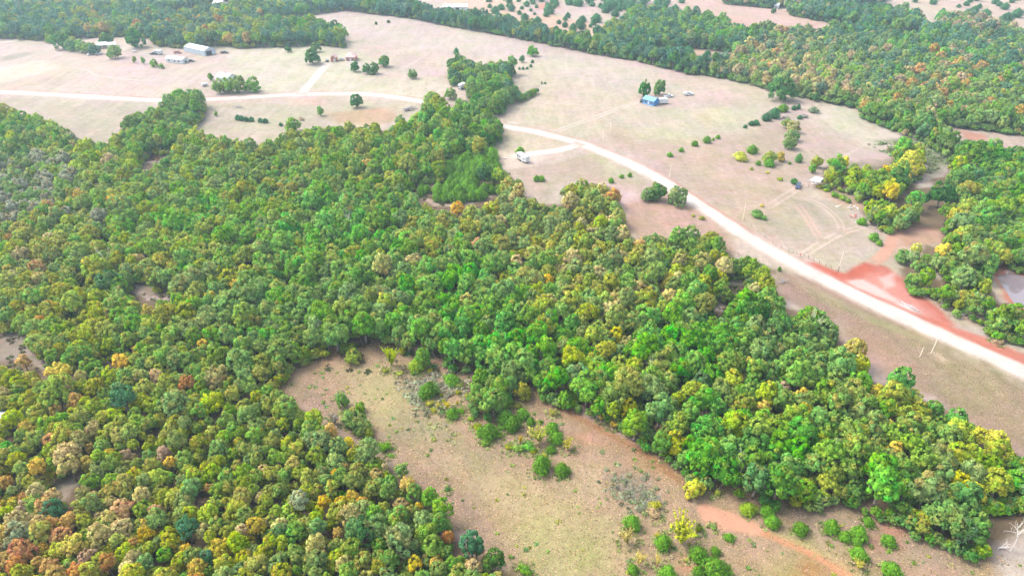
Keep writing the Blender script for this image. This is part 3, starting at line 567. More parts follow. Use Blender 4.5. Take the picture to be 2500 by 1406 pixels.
def crown_juniper(seed, m, n=2300):
    """dense egg shaped evergreen, widest low down; base at z=0, top at z=1, radius 1 is the half width .5"""
    r = np.random.default_rng(seed); t = r.uniform(0, 1, n) ** .85; ph = r.uniform(0, 2 * math.pi, n)
    prof = lambda z: .5 * np.clip(np.sin(np.pi * np.clip(z * .80 + .20, 0, 1)) ** .88, 0, 1)
    lump = 1 + .17 * np.sin(3 * ph + 5 * t + seed) + .07 * np.sin(2 * ph - 7 * t + 2 * seed) + .17 * np.sin(8 * ph - 11 * t) * np.sin(17 * t + 2 * ph) + .17 * r.normal(size=n)
    R = prof(t) * lump
    P = np.stack([R * np.cos(ph), R * np.sin(ph), t * (1 + .03 * r.normal(size=n))], 1)
    out = np.stack([np.cos(ph), np.sin(ph), .25 + .9 * t], 1); fac = out + .45 * r.normal(size=(n, 3))
    tang = np.stack([.5 * np.cos(ph), .5 * np.sin(ph), np.ones(n)], 1)
    Q = quads(P, fac, .032 * r.uniform(.6, 1.2, n), r, 1.9, tang)
    va = np.stack([np.clip(.5 + .3 * np.sin(8 * ph - 11 * t) * np.sin(17 * t + 2 * ph) + .26 * r.normal(size=n), 0, 1), r.uniform(0, 1, n), np.clip(.5 + .2 * r.normal(size=n), 0, 1)], 1)
    cv, cf, cn, cva = core_ball(.38, .40, .42, r, lump=.08)
    return leaf_mesh('foliage', Q, out + .55 * r.normal(size=(n, 3)), va, m, (cv, cf, cn, cva))
def crown_wispy(seed, m, n=1700):
    """feathery upright sprays, thin enough to look through; base z=0, top 1, half width .5"""
    r = np.random.default_rng(seed); P, T, VA = [], [], []
    for k in range(34):
        ph, lean, L = r.uniform(0, 6.283), r.uniform(.08, .62), r.uniform(.6, 1.0); z0 = r.uniform(0, .18)
        d = np.array([math.cos(ph) * lean, math.sin(ph) * lean, 1.0]); u = r.uniform(.15, 1, n // 34)
        pts = np.array([0, 0, z0]) + d * (u * L * (1 - z0))[:, None] + np.array([math.cos(ph), math.sin(ph), -.2]) * (.22 * lean * u ** 2)[:, None]
        P.append(pts + r.normal(size=pts.shape) * .028 * (1.2 - u)[:, None]); T.append(np.tile(d, (len(u), 1)) + .35 * r.normal(size=pts.shape))
        VA.append(np.stack([np.clip(r.uniform(.3, .75) + .2 * r.normal(size=len(u)), 0, 1), np.full(len(u), r.uniform()), np.clip(.5 + .2 * r.normal(size=len(u)), 0, 1)], 1))
    P, T, VA = map(np.concatenate, (P, T, VA)); out = P - np.array([0, 0, .35]) + .2 * r.normal(size=P.shape); out[:, 2] += .2
    Q = quads(P, out + .5 * r.normal(size=P.shape), .021 * r.uniform(.7, 1.3, len(P)), r, 2.4, T)
    return leaf_mesh('foliage', Q, out, VA, m)
def crown_shrub(seed, m, K=14, per=60):
    """low lobed bush; base z=0, half width .5, height about .62"""
    r = np.random.default_rng(seed); Q, NV, VA = [], [], []
    for k in range(K):
        a, q = r.uniform(0, 6.283), .34 * math.sqrt(r.uniform(0, 1)); cen = np.array([q * math.cos(a), q * math.sin(a), .10 + r.uniform(.04, .34) * (1 - q)]); br = r.uniform(.11, .2)
        p = sphere_pts(per, r); p = p[p[:, 2] > -.6]; P = cen + p * br * r.uniform(.75, 1.12, (len(p), 1)); P[:, 2] = np.abs(P[:, 2])
        Q.append(quads(P, p + .5 * r.normal(size=p.shape), .034 * r.uniform(.6, 1.2, len(p)), r, 1.3))
        NV.append(.7 * p + np.array([0, 0, .4]) + .2 * r.normal(size=p.shape)); b = r.uniform(.3, .7)
        VA.append(np.stack([np.clip(b + .2 * r.normal(size=len(p)), 0, 1), np.full(len(p), r.uniform()), np.clip(.5 + .2 * r.normal(size=len(p)), 0, 1)], 1))
    return leaf_mesh('foliage', np.concatenate(Q), np.concatenate(NV), np.concatenate(VA), m, core_ball(.3, .2, .18, r, lump=.1))
def trunk_mesh(seed, m):
    """unit tall trunk with limbs that spread into the crown"""
    r = random.Random(seed); b = MB(); p = Vector((0, 0, 0)); rad = .038
    for k in range(3):
        q = p + Vector((r.uniform(-.03, .03), r.uniform(-.03, .03), .2)); b.tube(p, q, rad, rad * .82, 7, k == 0); p, rad = q, rad * .82
    for k in range(5):
        a = k * 1.257 + r.uniform(-.3, .3); s = Vector((0, 0, r.uniform(.36, .58))); e = s + Vector((math.cos(a) * .2, math.sin(a) * .2, r.uniform(.13, .24)))
        b.tube(s, e, .02, .012, 5); b.tube(e, e + Vector((math.cos(a + .4) * .12, math.sin(a + .4) * .12, .12)), .012, .004, 4); b.tube(e, e + Vector((math.cos(a - .6) * .1, math.sin(a - .6) * .1, .08)), .010, .003, 4)
    me = np_mesh('trunk', b.v, b.f, [m]); me.polygons.foreach_set('use_smooth', [True] * len(me.polygons)); return me
def snag_mesh(seed, m, depth=4, fine=1.0):
    """bare forked skeleton of a dead tree, unit tall"""
    r = random.Random(seed); b = MB()
    def grow(p, d, L, rad, k):
        q = p + d * L * .55; d2 = (d + Vector((r.uniform(-.2, .2), r.uniform(-.2, .2), r.uniform(-.05, .1)))).normalized(); e = q + d2 * L * .5
        n = 6 if k > 2 else 4
        b.tube(p, q, rad, rad * .84, n, False); b.tube(q, e, rad * .84, rad * .62, n, False)
        if k == 0: return
        for j in range(r.choice((2, 2, 3))):
            ax = d2.orthogonal(); ax.rotate(Matrix.Rotation(r.uniform(0, 6.283), 3, d2)); dd = (d2 + ax.normalized() * r.uniform(.5, 1.0)).normalized(); dd.z += .12
            grow(e if j < 2 else q, dd.normalized(), L * r.uniform(.55, .8), rad * .58, k - 1)
    grow(Vector((0, 0, 0)), Vector((.05, .02, 1)).normalized(), .34, .015 * fine, depth)
    z = max(v[2] for v in b.v); b.v = [(x / z, y / z, zz / z) for x, y, zz in b.v]
    return np_mesh('branches', b.v, b.f, [m])

NB = 12
def broad_set(m): return [crown_broad(100 + i, m, K=(30, 40, 34, 46, 26, 38)[i % 6], tall=(.95, 1.1, 1.0, .9, 1.2, 1.05)[i % 6], loose=(0, .1, .25, 0, .3, .15)[i % 6], lf=(.082, .072, .088, .07, .09, .078)[i % 6]) for i in range(NB)]
CROWN = broad_set(M['leaf']); CROWN_I = broad_set(M['leaf_i'])
JUNI = [crown_juniper(200 + i, M['leaf']) for i in range(4)]; JUNI_I = [crown_juniper(200 + i, M['leaf_i'], 700) for i in range(3)]
WISP = [crown_wispy(300 + i, M['leaf']) for i in range(3)]
SHRUB = [crown_shrub(400 + i, M['leaf']) for i in range(5)]
TRUNK = [trunk_mesh(500 + i, M['bark']) for i in range(4)]
SNAG = [snag_mesh(600 + i, M['deadwood']) for i in range(5)]
SNAG_THIN = [snag_mesh(650 + i, M['greywood'], 5, .8) for i in range(3)]

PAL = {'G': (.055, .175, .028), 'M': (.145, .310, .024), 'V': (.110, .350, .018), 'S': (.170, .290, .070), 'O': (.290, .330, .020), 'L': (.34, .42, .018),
       'Y': (.60, .50, .03), 'A': (.57, .38, .045), 'R': (.50, .26, .07), 'T': (.52, .43, .17), 'P': (.45, .32, .19), 'B': (.068, .200, .085), 'K': (.31, .30, .25), 'C': (.048, .160, .105)}  # C is a leaf green with distant haze's blue put into it
CNAME = {'G': 'dark green', 'M': 'mid-green', 'V': 'vivid green', 'S': 'sage green', 'O': 'olive green', 'L': 'lime green', 'Y': 'bright yellow', 'A': 'amber', 'R': 'rust orange', 'T': 'straw tan', 'P': 'pinkish brown', 'B': 'blue-green', 'K': 'grey, half bare', 'C': 'blue-green'}
import colorsys
def zone_mean(x, y):
    k, wt = zone_at(x, y); m = 0
    for i, q in zip(k, wt): m = m + q * sum(np.array(PAL[c]) * v for c, v in _zp[i]) / sum(v for _, v in _zp[i])
    return m
def tint_of(code, amount=.12, mean=None):
    cs = [PAL[c] for c in code]; c = np.mean(cs, 0)
    if mean is not None: c = .68 * c + .32 * mean          # trees of one stand are kin
    c = c * random.uniform(1 - 1.3 * amount, 1 + 1.3 * amount)
    h, s, v = colorsys.rgb_to_hsv(*[min(1, x) for x in c]); h += random.uniform(-.018, .018); s = min(1, s * random.uniform(.88, 1.08))
    mixed = {'O': .22, 'M': .07, 'S': .12, 'T': .3, 'L': .08, 'R': .5, 'K': .2}.get(code[0], .0)
    return (*colorsys.hsv_to_rgb(h % 1, s, v), mixed * random.uniform(0, 1.3) if random.random() < .6 else 0.0)

# zones: reading x, y; crown colours by weight; crown width in metres
ZONES = [(1200, 965, 'M5 S3 G2', 6), (1100, 1010, 'M5 S3', 5), (60, 1300, 'R4 A4 T4 O4 P1.5 M1 S1 L2', 4.8), (250, 1250, 'O5 R1.4 A2 T3 S2 M2 P.6 L2', 4.4), (480, 1310, 'O5 L3 A.5 T.6 S2 M3 B.2', 4.2), (700, 1200, 'O5 S3 L3 T.6 A.5 M3', 4.2), (980, 1260, 'M5 S4 T.5 O3 L1', 4.8),
         (400, 1060, 'O5 L3 M3 A.5 T.3 S1', 4.1), (100, 960, 'O5 A1 M4 L2 T.4', 4.8), (600, 960, 'S4 M4 O3 T.3', 4.8), (880, 1120, 'S5 M4 O2 T.3', 4.6), (200, 820, 'O4 M5 L2 A.4 S1', 5.2), (230, 690, 'O4 M3 S2 A.8 L1', 6.2), (60, 640, 'O3 S3 M2 R1 T1', 6.2),
         (450, 640, 'M4 O3 S1 L.5 A.5', 6.4), (480, 540, 'V4 M3 S1 O1', 7), (330, 470, 'M4 S3 O2 A.4 L.6', 6.8), (60, 440, 'K4 S4 M1', 6), (200, 390, 'M4 L1.5 O2 A.4 P.4', 6.6), (60, 330, 'M5 G3 L1', 7), (400, 300, 'G3 M4 S1 O.6', 7.6),
         (620, 740, 'S5 M4', 7.4), (900, 740, 'S5 M4 O.6', 7.2), (780, 640, 'M3 V3 S3 O1', 7), (700, 500, 'M4 S3 O2 V1 A.3', 6.8), (860, 570, 'V4 M3 S2', 7.4), (1110, 690, 'V6 M3 S.5', 7.6), (1250, 830, 'V6 M3 S1', 7.8), (1050, 600, 'S5 O3 M2 T.7 A.3', 6.6),
         (1300, 560, 'S5 O3 T1.4 M1', 7), (1160, 520, 'S5 O3 T1 M2', 6.4), (1430, 480, 'S3 O3 T2 R.6 M2', 6.6), (1500, 700, 'S4 O3 T2 M2 L.6', 7), (1350, 680, 'O4 S3 M2 T1.4', 7), (1650, 600, 'S4 M4 O2', 7), (1760, 660, 'M4 O3 T1.4 L1 G1', 6), (1660, 840, 'V6 M3', 8),
         (1500, 880, 'O3 L3 V2 S2', 7.6), (1880, 800, 'M4 S4 G3 O.6', 7.4), (1990, 900, 'S5 M4 G1', 7), (1850, 980, 'L3 Y1 M4 S2', 7), (1620, 990, 'S5 O2 M3 L1', 7.4), (1720, 1060, 'V5 M3', 8), (1950, 1110, 'M5 V4 S2', 7.6), (1790, 1160, 'G4 M3 S3', 7.4),
         (2240, 1000, 'L4 M4 O2 V2', 6.6), (2100, 1020, 'S5 M4 L1', 6.6), (2280, 1150, 'S5 M3 L1 T.4', 7), (2400, 1100, 'L4 M3 Y.7 S2', 6.8), (2350, 1270, 'S4 G3 M2', 7.4), (2480, 1220, 'M4 V2 S3', 7), (2060, 1170, 'S4 M4 O2', 7),
         (1000, 330, 'M4 V2 L1 O1.5 G1', 7.4), (870, 330, 'M3 A.7 O3 G2 L1', 7), (760, 350, 'O3 M4 S2 A.4', 6.6), (880, 400, 'G3 M4 O2 A.5', 7.2), (1130, 300, 'G3 M4 V1 O1', 7.6), (600, 380, 'M4 S3 O2 A.3', 6.8), (560, 460, 'M4 S3 O2', 6.8),
         (80, 40, 'B4 M3 G2 O1', 8.6), (330, 40, 'B4 G3 M3 O1', 8.6), (250, 60, 'O2 M3 B3 R.6', 8.2), (560, 80, 'O3 M3 B2 R.7 L.7', 8.2), (720, 75, 'G4 M4 B2 L.6', 8.6), (760, 20, 'G3 B4 M3', 9),
         (1000, 25, 'G5 B4', 8.6), (1300, 85, 'G5 B4 O1', 8.6), (1600, 140, 'G5 B3 S1', 8.4), (1170, 210, 'M4 S3 G2 O1', 7.4), (1450, 60, 'M4 S3 B2 O1', 7), (1600, 60, 'M4 S2 B3', 7.6), (1800, 90, 'V2 G3 M3 B2', 8.6),
         (1850, 150, 'S5 P3 R.7 M2 T1', 7.6), (1960, 190, 'S4 P3 T2 M2', 7.6), (2150, 150, 'S5 M3 P1 B2', 7.8), (2300, 90, 'M4 V2 B3', 9), (2450, 130, 'M3 S3 B3', 8), (2250, 240, 'S4 R2 P2 M3', 8.2), (2420, 250, 'S4 R1.5 P1 M4', 8.2), (2210, 300, 'G4 M4 S3', 8),
         (2100, 40, 'G4 B4 M2', 8.6), (2380, 60, 'P4 S3 B2', 8), (2320, 440, 'G3 M4 V1 L1 B1', 7.6), (2440, 400, 'G5 V2 M3', 8.4), (2230, 500, 'M4 L2 Y.5 O2 S2', 6.2), (2120, 440, 'L3 M4 O2 Y.5', 5.6), (2430, 580, 'S4 M4 L1.4 G2', 7), (2330, 520, 'M4 S3 L2 V1', 7),
         (2230, 400, 'Y2 L3 V1 M2', 6.6), (2290, 640, 'S4 M3 L1.4 A.5', 5.4), (2370, 720, 'S3 M3 O2 A.4', 5), (2200, 580, 'S3 M3 O2', 5), (2470, 790, 'S3 M4 L.6', 6)]
_zx = np.array([(z[0], z[1] * 1.5) for z in ZONES]); _zw = np.array([z[3] for z in ZONES])
def _pw(s):
    out = []
    for t in s.split(): out.append((t[0], float(t[1:])))
    return out
_zp = [_pw(z[2]) for z in ZONES]
for i, z in enumerate(ZONES):       # turning colours are rarer in the middle distance, far off the haze's blue is put into the leaf colour
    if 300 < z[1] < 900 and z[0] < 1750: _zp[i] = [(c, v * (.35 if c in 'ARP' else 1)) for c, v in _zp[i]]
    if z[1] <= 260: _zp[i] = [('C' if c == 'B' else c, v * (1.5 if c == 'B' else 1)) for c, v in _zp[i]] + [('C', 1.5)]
def zone_at(x, y):
    d = ((_zx - np.array((x, y * 1.5))) ** 2).sum(1) + 900; k = np.argsort(d)[:4]; wt = 1 / d[k] ** 1.4; wt /= wt.sum()
    return k, wt
def zone_colour(x, y):
    k, wt = zone_at(x, y); acc = {}
    for i, q in zip(k, wt):
        tot = sum(v for _, v in _zp[i])
        for c, v in _zp[i]: acc[c] = acc.get(c, 0) + q * v / tot
    return random.choices(list(acc), list(acc.values()))[0]
def zone_width(x, y):
    k, wt = zone_at(x, y); return .86 * float((_zw[k] * wt).sum())
# ------------------------------------------------------------------ trees read one by one off the photograph: x, y of the crown's centre, crown width in px, colours
HAND = """144 921 66 Y|140 962 82 OM|118 750 32 A|97 790 40 A|186 758 56 OM|213 826 45 L|113 855 50 MO|151 862 34 O|190 880 56 M|221 900 56 M|294 886 45 A|58 884 34 TR|203 932 36 TO|382 921 38 TP|459 942 38 R|304 981 72 B|369 992 45 L|271 926 38 L|78 987 50 O|93 1012 48 O|33 1037 50 L|140 1006 42 RO|188 988 42 R|326 797 56 M|417 820 54 ML|567 737 84 S|600 780 70 SL|555 790 50 S|560 832 55 S|585 885 78 S|532 924 64 TS|600 928 58 S|472 737 46 O|517 737 36 OA|497 847 34 A|495 822 20 Y|432 998 60 S|520 991 58 OL
125 1079 46 R|168 1117 68 T|196 1085 46 TO|98 1155 44 A|20 1183 36 A|20 1105 38 V|48 1132 42 O|311 1117 33 P|402 1110 40 P|419 1138 32 A|362 1117 36 S|535 1105 46 S|462 1298 52 B|505 1364 48 B|593 1306 44 TP|183 1339 56 YL|146 1344 46 YL|55 1349 62 R|43 1385 50 R|43 1306 72 KS|151 1311 46 R|100 1278 40 T|133 1218 38 T|131 1246 52 B|60 1218 26 R|58 1246 38 P|23 1261 40 L|301 1246 52 RT|352 1221 42 T|382 1253 44 RP|299 1294 46 T|357 1283 26 A|359 1309 48 AO|221 1176 48 M|279 1183 42 M|203 1206 36 TS|246 1265 28 T|470 1201 58 S|510 1198 26 R|580 1246 54 L|218 1369 40 P|193 1402 44 R|404 1356 44 M|359 1379 40 S|316 1399 42 T|485 1389 46 OA|552 1384 54 L
811 1067 40 A|853 1083 26 Y|786 1088 58 S|899 1110 62 S|881 1133 24 YT|919 1163 30 TA|941 1148 24 T|981 1158 36 S|954 1181 46 GV|997 1191 44 TA|1012 1211 40 M|866 1183 44 SO|823 1163 28 A|843 1150 28 TA|861 1216 34 A|884 1233 32 RA|791 1231 38 Y|833 1236 36 OA|733 1231 54 SK|1024 1241 22 Y|979 1236 36 T|1049 1218 48 M|1080 1250 54 M|1074 1283 50 M|1032 1276 56 S|876 1301 78 SB|826 1306 28 A|982 1331 78 S|1094 1314 34 R|1155 1339 66 B|1165 1349 38 P|1014 1386 40 Y|1064 1379 38 A|1107 1381 48 SM|1155 1389 40 T|1210 1376 54 G|776 1296 50 S|690 1309 46 BS|638 1218 28 T|645 1155 30 T
1118 520 36 A|926 540 72 GM|881 580 58 V|885 632 50 V|977 614 44 V|1147 661 48 V|1110 680 56 V|1138 706 50 V|1092 706 46 V|1185 678 40 V|994 707 50 V|1042 742 66 MS|980 734 28 L|1212 706 26 Y|1337 695 36 A|1161 712 26 A|1257 663 14 Y|1168 604 36 RT|1260 645 36 T|1629 688 40 Y|1632 724 40 T|1499 744 42 T|1485 768 38 T|1503 829 38 YL|1235 795 66 V|1262 830 60 V|1225 838 52 V|1310 828 64 V|1335 858 58 V|1295 866 52 V|1404 856 60 V|1395 884 60 LO|1410 918 70 SB|1645 818 70 V|1690 842 62 V|1720 880 66 V|1735 918 60 V|1690 900 58 V|1659 912 58 V|1712 938 52 GB|1346 784 44 V|1397 792 48 V|1598 777 46 MV|1526 784 46 LM|1475 866 50 OL|1512 893 56 OL|1548 902 52 OL|1510 918 40 L|1516 864 42 S|1805 932 28 A|1843 942 52 VG|1590 955 74 S|1656 975 46 L|1612 1006 84 S|1722 986 66 V|1748 1002 50 V|1727 1045 78 V|1815 988 54 OS|1863 1000 36 Y|1546 1026 42 M|1534 1002 50 O|1461 997 50 M|1652 1042 58 OM|1648 1082 56 LO
1958 972 34 Y|1928 980 40 L|1963 1007 44 YL|1913 952 36 P|2194 945 76 V|2232 972 50 L|2199 1005 56 L|2334 1025 54 V|2166 1045 30 Y|2050 897 84 S|2081 864 56 LT|2150 1150 96 V|2150 1196 88 V|2299 1163 78 S|2340 1188 60 LY|2385 1206 58 LY|2320 1262 90 SG|2385 1282 84 GS|2350 1300 66 SB|1905 1090 80 V|1950 1106 70 V|1840 1090 84 GM|1835 1136 70 M|2005 1083 48 L|2020 1190 50 O|2052 1205 36 O|1933 1180 52 S|1845 1180 76 GS|1770 1150 84 GM|2184 1101 38 YT|2437 1078 60 LY|2392 1068 46 LY|2392 1138 52 VL|2477 1184 58 V|2073 1158 64 M|2264 1262 44 LY|2250 1290 38 O|2200 1245 30 M
1020 337 20 A|896 412 30 A|750 478 16 YT|780 465 62 V|765 500 60 V|700 560 66 V|430 555 62 V|690 605 60 V|850 495 70 M|1180 425 42 G|880 450 30 YO|1250 640 30 M|290 700 46 M|265 690 62 BG|240 735 54 O|230 655 76 LO|400 640 56 LO|445 660 46 G|340 640 30 T|225 580 40 O|310 600 36 LO|250 600 30 V|1475 580 26 A|1560 610 40 RT|1350 520 30 S|175 505 28 A|1380 470 30 S|1420 458 44 OS|1470 470 40 TO|1497 486 36 R
2222 392 56 YL|2205 365 44 V|2240 372 36 L|2195 432 58 G|2175 480 40 YA|2175 520 42 L|2235 490 44 V|2300 470 66 G|2330 535 40 YL|2350 550 60 S|2300 620 36 Y|2370 640 60 S|2385 370 70 GV|2430 375 66 GV|2345 395 56 G|2470 468 36 K|2040 412 44 M|2060 402 26 Y|2085 415 30 M|2235 615 30 YO|2230 630 34 S|2350 690 54 S|2260 680 44 M|2240 660 36 S
1905 228 0 G"""
PX_TREES = []
for line in HAND.split('\n'):
    for t in line.split('|'):
        a = t.split()
        if float(a[2]) > 0: PX_TREES.append((float(a[0]), float(a[1]), float(a[2]), a[3]))

# every broadleaf tree of the woods: X, Y, crown width, height, colours, reading x, y
TREES = []
grid = {}
def near(X, Y, rad):
    c = int(X // 10), int(Y // 10)
    for i in range(c[0] - 1, c[0] + 2):
        for j in range(c[1] - 1, c[1] + 2):
            for (a, b, r) in grid.get((i, j), ()):
                if (a - X) ** 2 + (b - Y) ** 2 < (rad + r) ** 2: return True
    return False
def keep(X, Y, rad): grid.setdefault((int(X // 10), int(Y // 10)), []).append((X, Y, rad))
def add_tree(X, Y, d, code, px, py, hand=False):
    h = d * random.uniform(.95, 1.35) + 1.6 if d < 9.5 else d * random.uniform(.85, 1.0) + 1.6
    TREES.append([X, Y, d, h, code, px, py, hand]); keep(X, Y, d * (.36 if hand else .27))
for x, y, wpx, code in sorted(PX_TREES, key=lambda t: -t[2]):
    d = wpx / scale_at(y, 5); zc = .55 * (d + 1.6)
    d = wpx / scale_at(y, zc); X, Y = g(x, y, zc); add_tree(X, Y, d * .97, code, x, y, True)
for kx, ky, kr in ((-12, 1058, 4.5), (15, 1060, 1.2), (1125, 216, 5), (1992, 446, 3.5), (2006, 458, 2)): keep(*g(kx, ky), kr)
keep(*g(2466, 1335), 6); keep(*g(2470, 1300), 5)
UNDER = []
def fill():
    n = 210000
    # candidates spread evenly over the ground the woods cover
    yy = RNG.uniform(78, 1050, n * 3); half = 110 + .60 * yy; xx = RNG.uniform(-1, 1, n * 3) * (110 + .60 * 1050); ok = np.abs(xx) < half; xx, yy = xx[ok], yy[ok]
    zc = 4.6; d = yy * CP + (CAM_H - zc) * SP_; px = 1250 + FPX * xx / d; py = 703 + FPX * ((CAM_H - zc) * CP - yy * SP_) / d
    s_ = scale_at(py, 4.6)
    def inside(px, py, k):
        """the crown, not only its middle, keeps within the outline; far belts are thin, so less strict there"""
        k = np.where(py < 175, k * .3, k); ok = np.zeros(len(px), bool)
        for poly, hs in WOODS:
            a = np.ones(len(px), bool)
            for dx, dy in ((0, 0), (0, -.85), (0, .7), (-.8, 0), (.8, 0)):
                X_, Y_ = px + dx * k * s_, py + dy * k * s_; a &= in_poly(X_, Y_, poly)
                for h in hs: a &= ~in_poly(X_, Y_, h) & ~in_poly(X_, Y_ - .95 * k * s_, h)
            ok |= a
        return ok
    loose = (px > 1990) & (px < 2340) & (py > 430) & (py < 790) & (fbm(xx, yy, 12, 90, 3) < .03)
    big_ok = inside(px, py, 2.6); ins = inside(px, py, 1.2) & ~loose; s_ = s_[ins]; big_ok = big_ok[ins]
    xx, yy, px, py = xx[ins], yy[ins], px[ins], py[ins]
    for X, Y, x, y, bo in zip(xx, yy, px, py, big_ok):
        if not bo: continue
        wz = zone_width(x, y) if near(X, Y, 1.1) is False else 0
        if not wz: continue
        d = wz * random.choice((.6, .75, .88, 1.0, 1.08, 1.2))
        if near(X, Y, d * .27): continue
        add_tree(X, Y, d, zone_colour(x, y), x, y)
    # younger growth under and between the tall crowns
    for X, Y, x, y in zip(xx, yy, px, py):
        if y < 120 and random.random() < .5: continue
        d = random.uniform(2.0, 3.6) * (1 if y > 300 else 1.25)
        if near(X, Y, d * .04): continue
        UNDER.append([X, Y, d, d * random.uniform(.75, 1.15), random.choice((zone_colour(x, y), 'O', 'M', 'O') if x < 1000 else (zone_colour(x, y), 'M', 'S', 'G')), x, y, False, 0]); keep(X, Y, d * .30)
fill()

# ------------------------------------------------------------------ scattered woods as one mass (geometry nodes), the trees that show largest one by one
def scatter(name, protos, P, idx, rot, scl, tint):
    c = bpy.data.collections.new(name + '_kinds')
    for i, me in enumerate(protos):
        o = bpy.data.objects.new('%s_%02d' % (name, i), me); c.objects.link(o)
    me = bpy.data.meshes.new(name); me.vertices.add(len(P)); me.vertices.foreach_set('co', np.asarray(P, np.float32).ravel())
    me.attributes.new('kind_index', 'INT', 'POINT').data.foreach_set('value', np.asarray(idx, np.int32))
    me.attributes.new('turn', 'FLOAT_VECTOR', 'POINT').data.foreach_set('vector', np.asarray(rot, np.float32).ravel())
    me.attributes.new('size', 'FLOAT_VECTOR', 'POINT').data.foreach_set('vector', np.asarray(scl, np.float32).ravel())
    me.attributes.new('tint', 'FLOAT_COLOR', 'POINT').data.foreach_set('color', np.asarray(tint, np.float32).ravel())
    o = mesh_obj(name, me); ng = bpy.data.node_groups.new(name, 'GeometryNodeTree')
    ng.interface.new_socket('Geometry', in_out='INPUT', socket_type='NodeSocketGeometry'); ng.interface.new_socket('Geometry', in_out='OUTPUT', socket_type='NodeSocketGeometry')
    N, L = ng.nodes, ng.links; gi, go = N.new('NodeGroupInput'), N.new('NodeGroupOutput'); ip = N.new('GeometryNodeInstanceOnPoints'); ci = N.new('GeometryNodeCollectionInfo')
    ci.inputs['Collection'].default_value = c; ci.inputs['Separate Children'].default_value = True; ci.inputs['Reset Children'].default_value = True
    def attr(nm, ty):
        a = N.new('GeometryNodeInputNamedAttribute'); a.data_type = ty; a.inputs['Name'].default_value = nm; return a.outputs['Attribute']
    L.new(gi.outputs[0], ip.inputs['Points']); L.new(ci.outputs[0], ip.inputs['Instance']); ip.inputs['Pick Instance'].default_value = True
    L.new(attr('kind_index', 'INT'), ip.inputs['Instance Index']); L.new(attr('size', 'FLOAT_VECTOR'), ip.inputs['Scale'])
    er = N.new('FunctionNodeEulerToRotation'); L.new(attr('turn', 'FLOAT_VECTOR'), er.inputs[0]); L.new(er.outputs[0], ip.inputs['Rotation'])
    L.new(ip.outputs[0], go.inputs[0]); o.modifiers.new('scatter', 'NODES').node_group = ng
    return tag(o, kind='stuff')

INDIV = []       # rows for the labels: object, reading x, y, colour code, kind word, width m
def plant(name, X, Y, crown, crown_scale, crown_z, tint, trunk=None, trunk_scale=None, tilt=0.0, part='crown'):
    t = empty(name, (X, Y, 0), random.uniform(0, 6.283))
    c = mesh_obj(part, crown, t); c.scale = crown_scale; c.location = (0, 0, crown_z); c.color = tint; c.rotation_euler = (random.uniform(-tilt, tilt), random.uniform(-tilt, tilt), 0)
    if trunk: k = mesh_obj('trunk', trunk, t); k.scale = trunk_scale
    return t
def broadleaf(X, Y, d, h, code, px, py, group, name='broadleaf_tree', mean=None):
    lone = name == 'field_tree'
    rz = min(.5 * h * 1.02, .62 * d) if h > d * .8 else .5 * h
    if lone: rz = .60 * h
    cz = h - rz * (.86 if lone else .80)
    t = plant(name, X, Y, random.choice(CROWN), (d / 2 * random.uniform(.92, 1.1), d / 2 * random.uniform(.84, 1.0), rz * 1.0), cz, tint_of(code, mean=mean), random.choice(TRUNK), (h * .95, h * .95, cz + rz * .3), .1)
    INDIV.append([t, px, py, code, 'tree', d, group]); return t

LONE = """703 129 16 14 G|768 130 27 18 G|760 160 41 36 G|616 229 42 35 SM|533 232 34 38 SM|556 231 40 38 M|580 229 36 42 M|514 198 13 18 M|276 146 36 26 S|325 121 48 46 G|258 115 34 26 G|147 124 44 40 G|120 108 24 18 M|172 128 34 26 MB|196 131 32 24 M|215 133 30 24 M|228 136 32 24 B|175 108 20 14 L|590 116 16 14 L|374 166 22 18 M|349 158 12 15 M|328 155 10 16 MO|394 169 12 12 M|781 285 17 22 M|527 285 10 13 M|713 326 40 28 M|866 178 23 28 G|895 183 24 27 G|912 184 28 28 G|937 167 32 26 GS|1006 195 26 24 S|1300 140 30 26 VM|1274 154 15 18 B|1103 174 20 20 ML|1574 241 33 44 G|1612 235 31 37 GS|870 266 34 30 G|1100 246 33 32 S|1055 262 38 36 ML|977 312 27 28 S|1270 378 20 20 VL|1657 508 54 48 S|1605 496 46 48 SG|1582 494 36 38 S|1915 252 66 44 G|1991 250 14 22 G|2085 249 50 36 GB|1925 317 29 24 S|1940 328 34 24 PS|1937 349 38 28 S|1930 368 38 34 S|1906 396 22 26 AO|1995 413 26 30 O|1984 425 20 21 M|1880 404 32 34 ML|2131 552 32 40 S|2148 556 28 34 S|2206 646 40 32 S|1182 1009 44 52 M|1200 988 52 46 M|1225 1000 50 46 M|1203 1006 32 34 K|1277 981 42 52 O|1378 1006 44 50 M|861 894 43 46 MO|1030 906 48 58 M|836 1000 33 44 M|860 1058 58 62 S|880 1066 44 46 S|879 1010 28 32 M|900 1072 24 28 O|1698 1226 58 54 LY|1708 1190 40 44 O|2459 820 70 56 SM|1135 890 26 26 O|1890 34 14 8 G|1050 320 18 14 G"""
